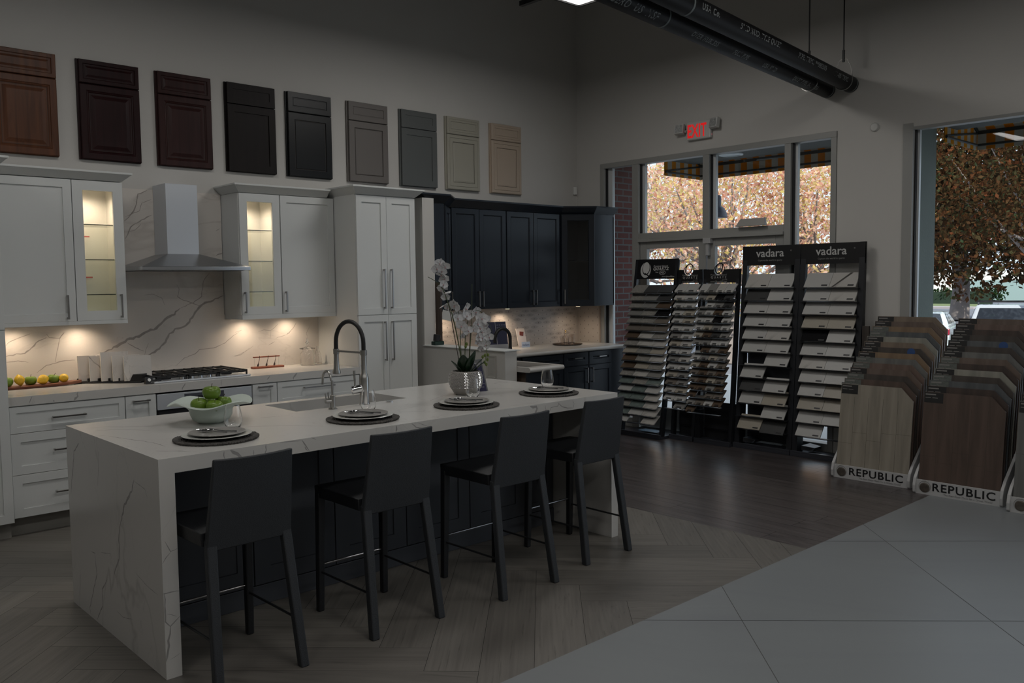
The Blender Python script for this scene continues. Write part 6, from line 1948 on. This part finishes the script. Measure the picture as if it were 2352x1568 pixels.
tag(MB().box(70, 72, 24, 60, -.8, -.66).build('kerb_strip', plain('kerb', (.40, .36, .38), .9)), 'pale kerb strip across the street', 'kerb')
tag(MB().box(72, 80, 22, 60, -.8, -.70).build('grass_verge', plain('verge', (.14, .17, .06), .9, var=.3)), 'grass verge between kerb and dark hedge', 'grass', kind='stuff')


def car(label, loc, rz, body, suv=True):
    t = thing('car', label, 'car', loc, rz)
    # local +y forward, rear at y=-2.1
    bm_ = plain('car_' + body[0], body[1], .25, .1, coat=.6); gl = plain('car_glass', (.02, .025, .035), .06); rb = M['rubber']
    H = 1.62 if suv else 1.42
    side = [(-2.15, .35), (-2.2, .75), (-2.12, .98), (-1.95, 1.02), (1.0, .98), (1.95, .85), (2.2, .65), (2.2, .35)]
    MB().prism(side, 'x', -.88, .88).build('body', bm_, t, bevel=.06)
    yr, yt, ye, yf = (-2.02, -1.72, .35, 1.15) if suv else (-1.75, -1.15, .25, 1.15)
    lo = [(-.84, yr, 1.0), (.84, yr, 1.0), (.84, yf, .97), (-.84, yf, .97)]; hi = [(-.64, yt, H), (.64, yt, H), (.64, ye, H - .03), (-.64, ye, H - .03)]
    MB().hexa(lo, hi).build('cabin', bm_, t, bevel=.05)

    def lerp4(a, b, c, d, u0, u1, v0, v1, off):
        a, b, c, d = map(Vector, (a, b, c, d))
        def p(u, v): return (a.lerp(b, u)).lerp(d.lerp(c, u), v)
        n = (b - a).cross(d - a).normalized() * off
        return [p(u0, v0) + n, p(u1, v0) + n, p(u1, v1) + n, p(u0, v1) + n]
    def win(name, q, m_):
        q2 = [v + (q[1] - q[0]).cross(q[3] - q[0]).normalized() * -.03 for v in q]
        mb = MB(); mb.hexa(q2, q); mb.build(name, m_, t, bevel=.01)
    win('rear_window', lerp4(lo[0], lo[1], hi[1], hi[0], .08, .92, .22, .86, .012), gl)
    for a, b, c, d in ((lo[1], lo[2], hi[2], hi[1]), (lo[3], lo[0], hi[0], hi[3])):
        win('side_window', lerp4(a, b, c, d, .10, .42, .18, .84, .012), gl); win('side_window', lerp4(a, b, c, d, .46, .86, .18, .84, .012), gl)
    tlm = plain('tail_light', (.30, .01, .03), .2)
    for sx in (-1, 1):
        MB().box(sx * .60, sx * .885, -2.215, -1.98, .80, .98).build('tail_light', tlm, t, bevel=.03)
    MB().lathe([(.055, 0), (.05, .01), (0, .012)], 16).build('badge', M['chrome'], t, loc=(0, -2.19, .90), rot=(rad(90), 0, 0))
    MB().box(-.26, .26, -2.225, -2.19, .58, .70).build('number_plate', plain('plate_blank', (.5, .5, .5), .5), t)
    for sx in (-1, 1):
        for y in (-1.35, 1.35):
            MB().tube([(sx * .72, y, .33), (sx * .90, y, .33)], .33, 20).build('wheel', rb, t, smooth=True)
        if suv:
            MB().tube([(sx * .60, yt + .05, H + .01), (sx * .60, yt + .15, H + .06), (sx * .60, ye - .2, H + .05), (sx * .60, ye - .1, H)], .02, 6).build('roof_rail', M['blk'], t)
    if suv:
        for y in (yt + .4, ye - .5): MB().box(-.66, .66, y - .03, y + .03, H + .06, H + .09).build('roof_bar', M['blk'], t)
    return t
car('silver suv with roof bars parked outside the big right window', (28.4, 8.95, -.80), rad(-72), ('silver', (.50, .54, .60)))
car('white car parked left of the silver suv outside', (27.2, 10.75, -.80), rad(-74), ('white', (.62, .70, .72)), False)
car('white car parked right of the silver suv, cut by picture edge', (26.4, 6.65, -.80), rad(-70), ('white', (.62, .70, .72)), False)
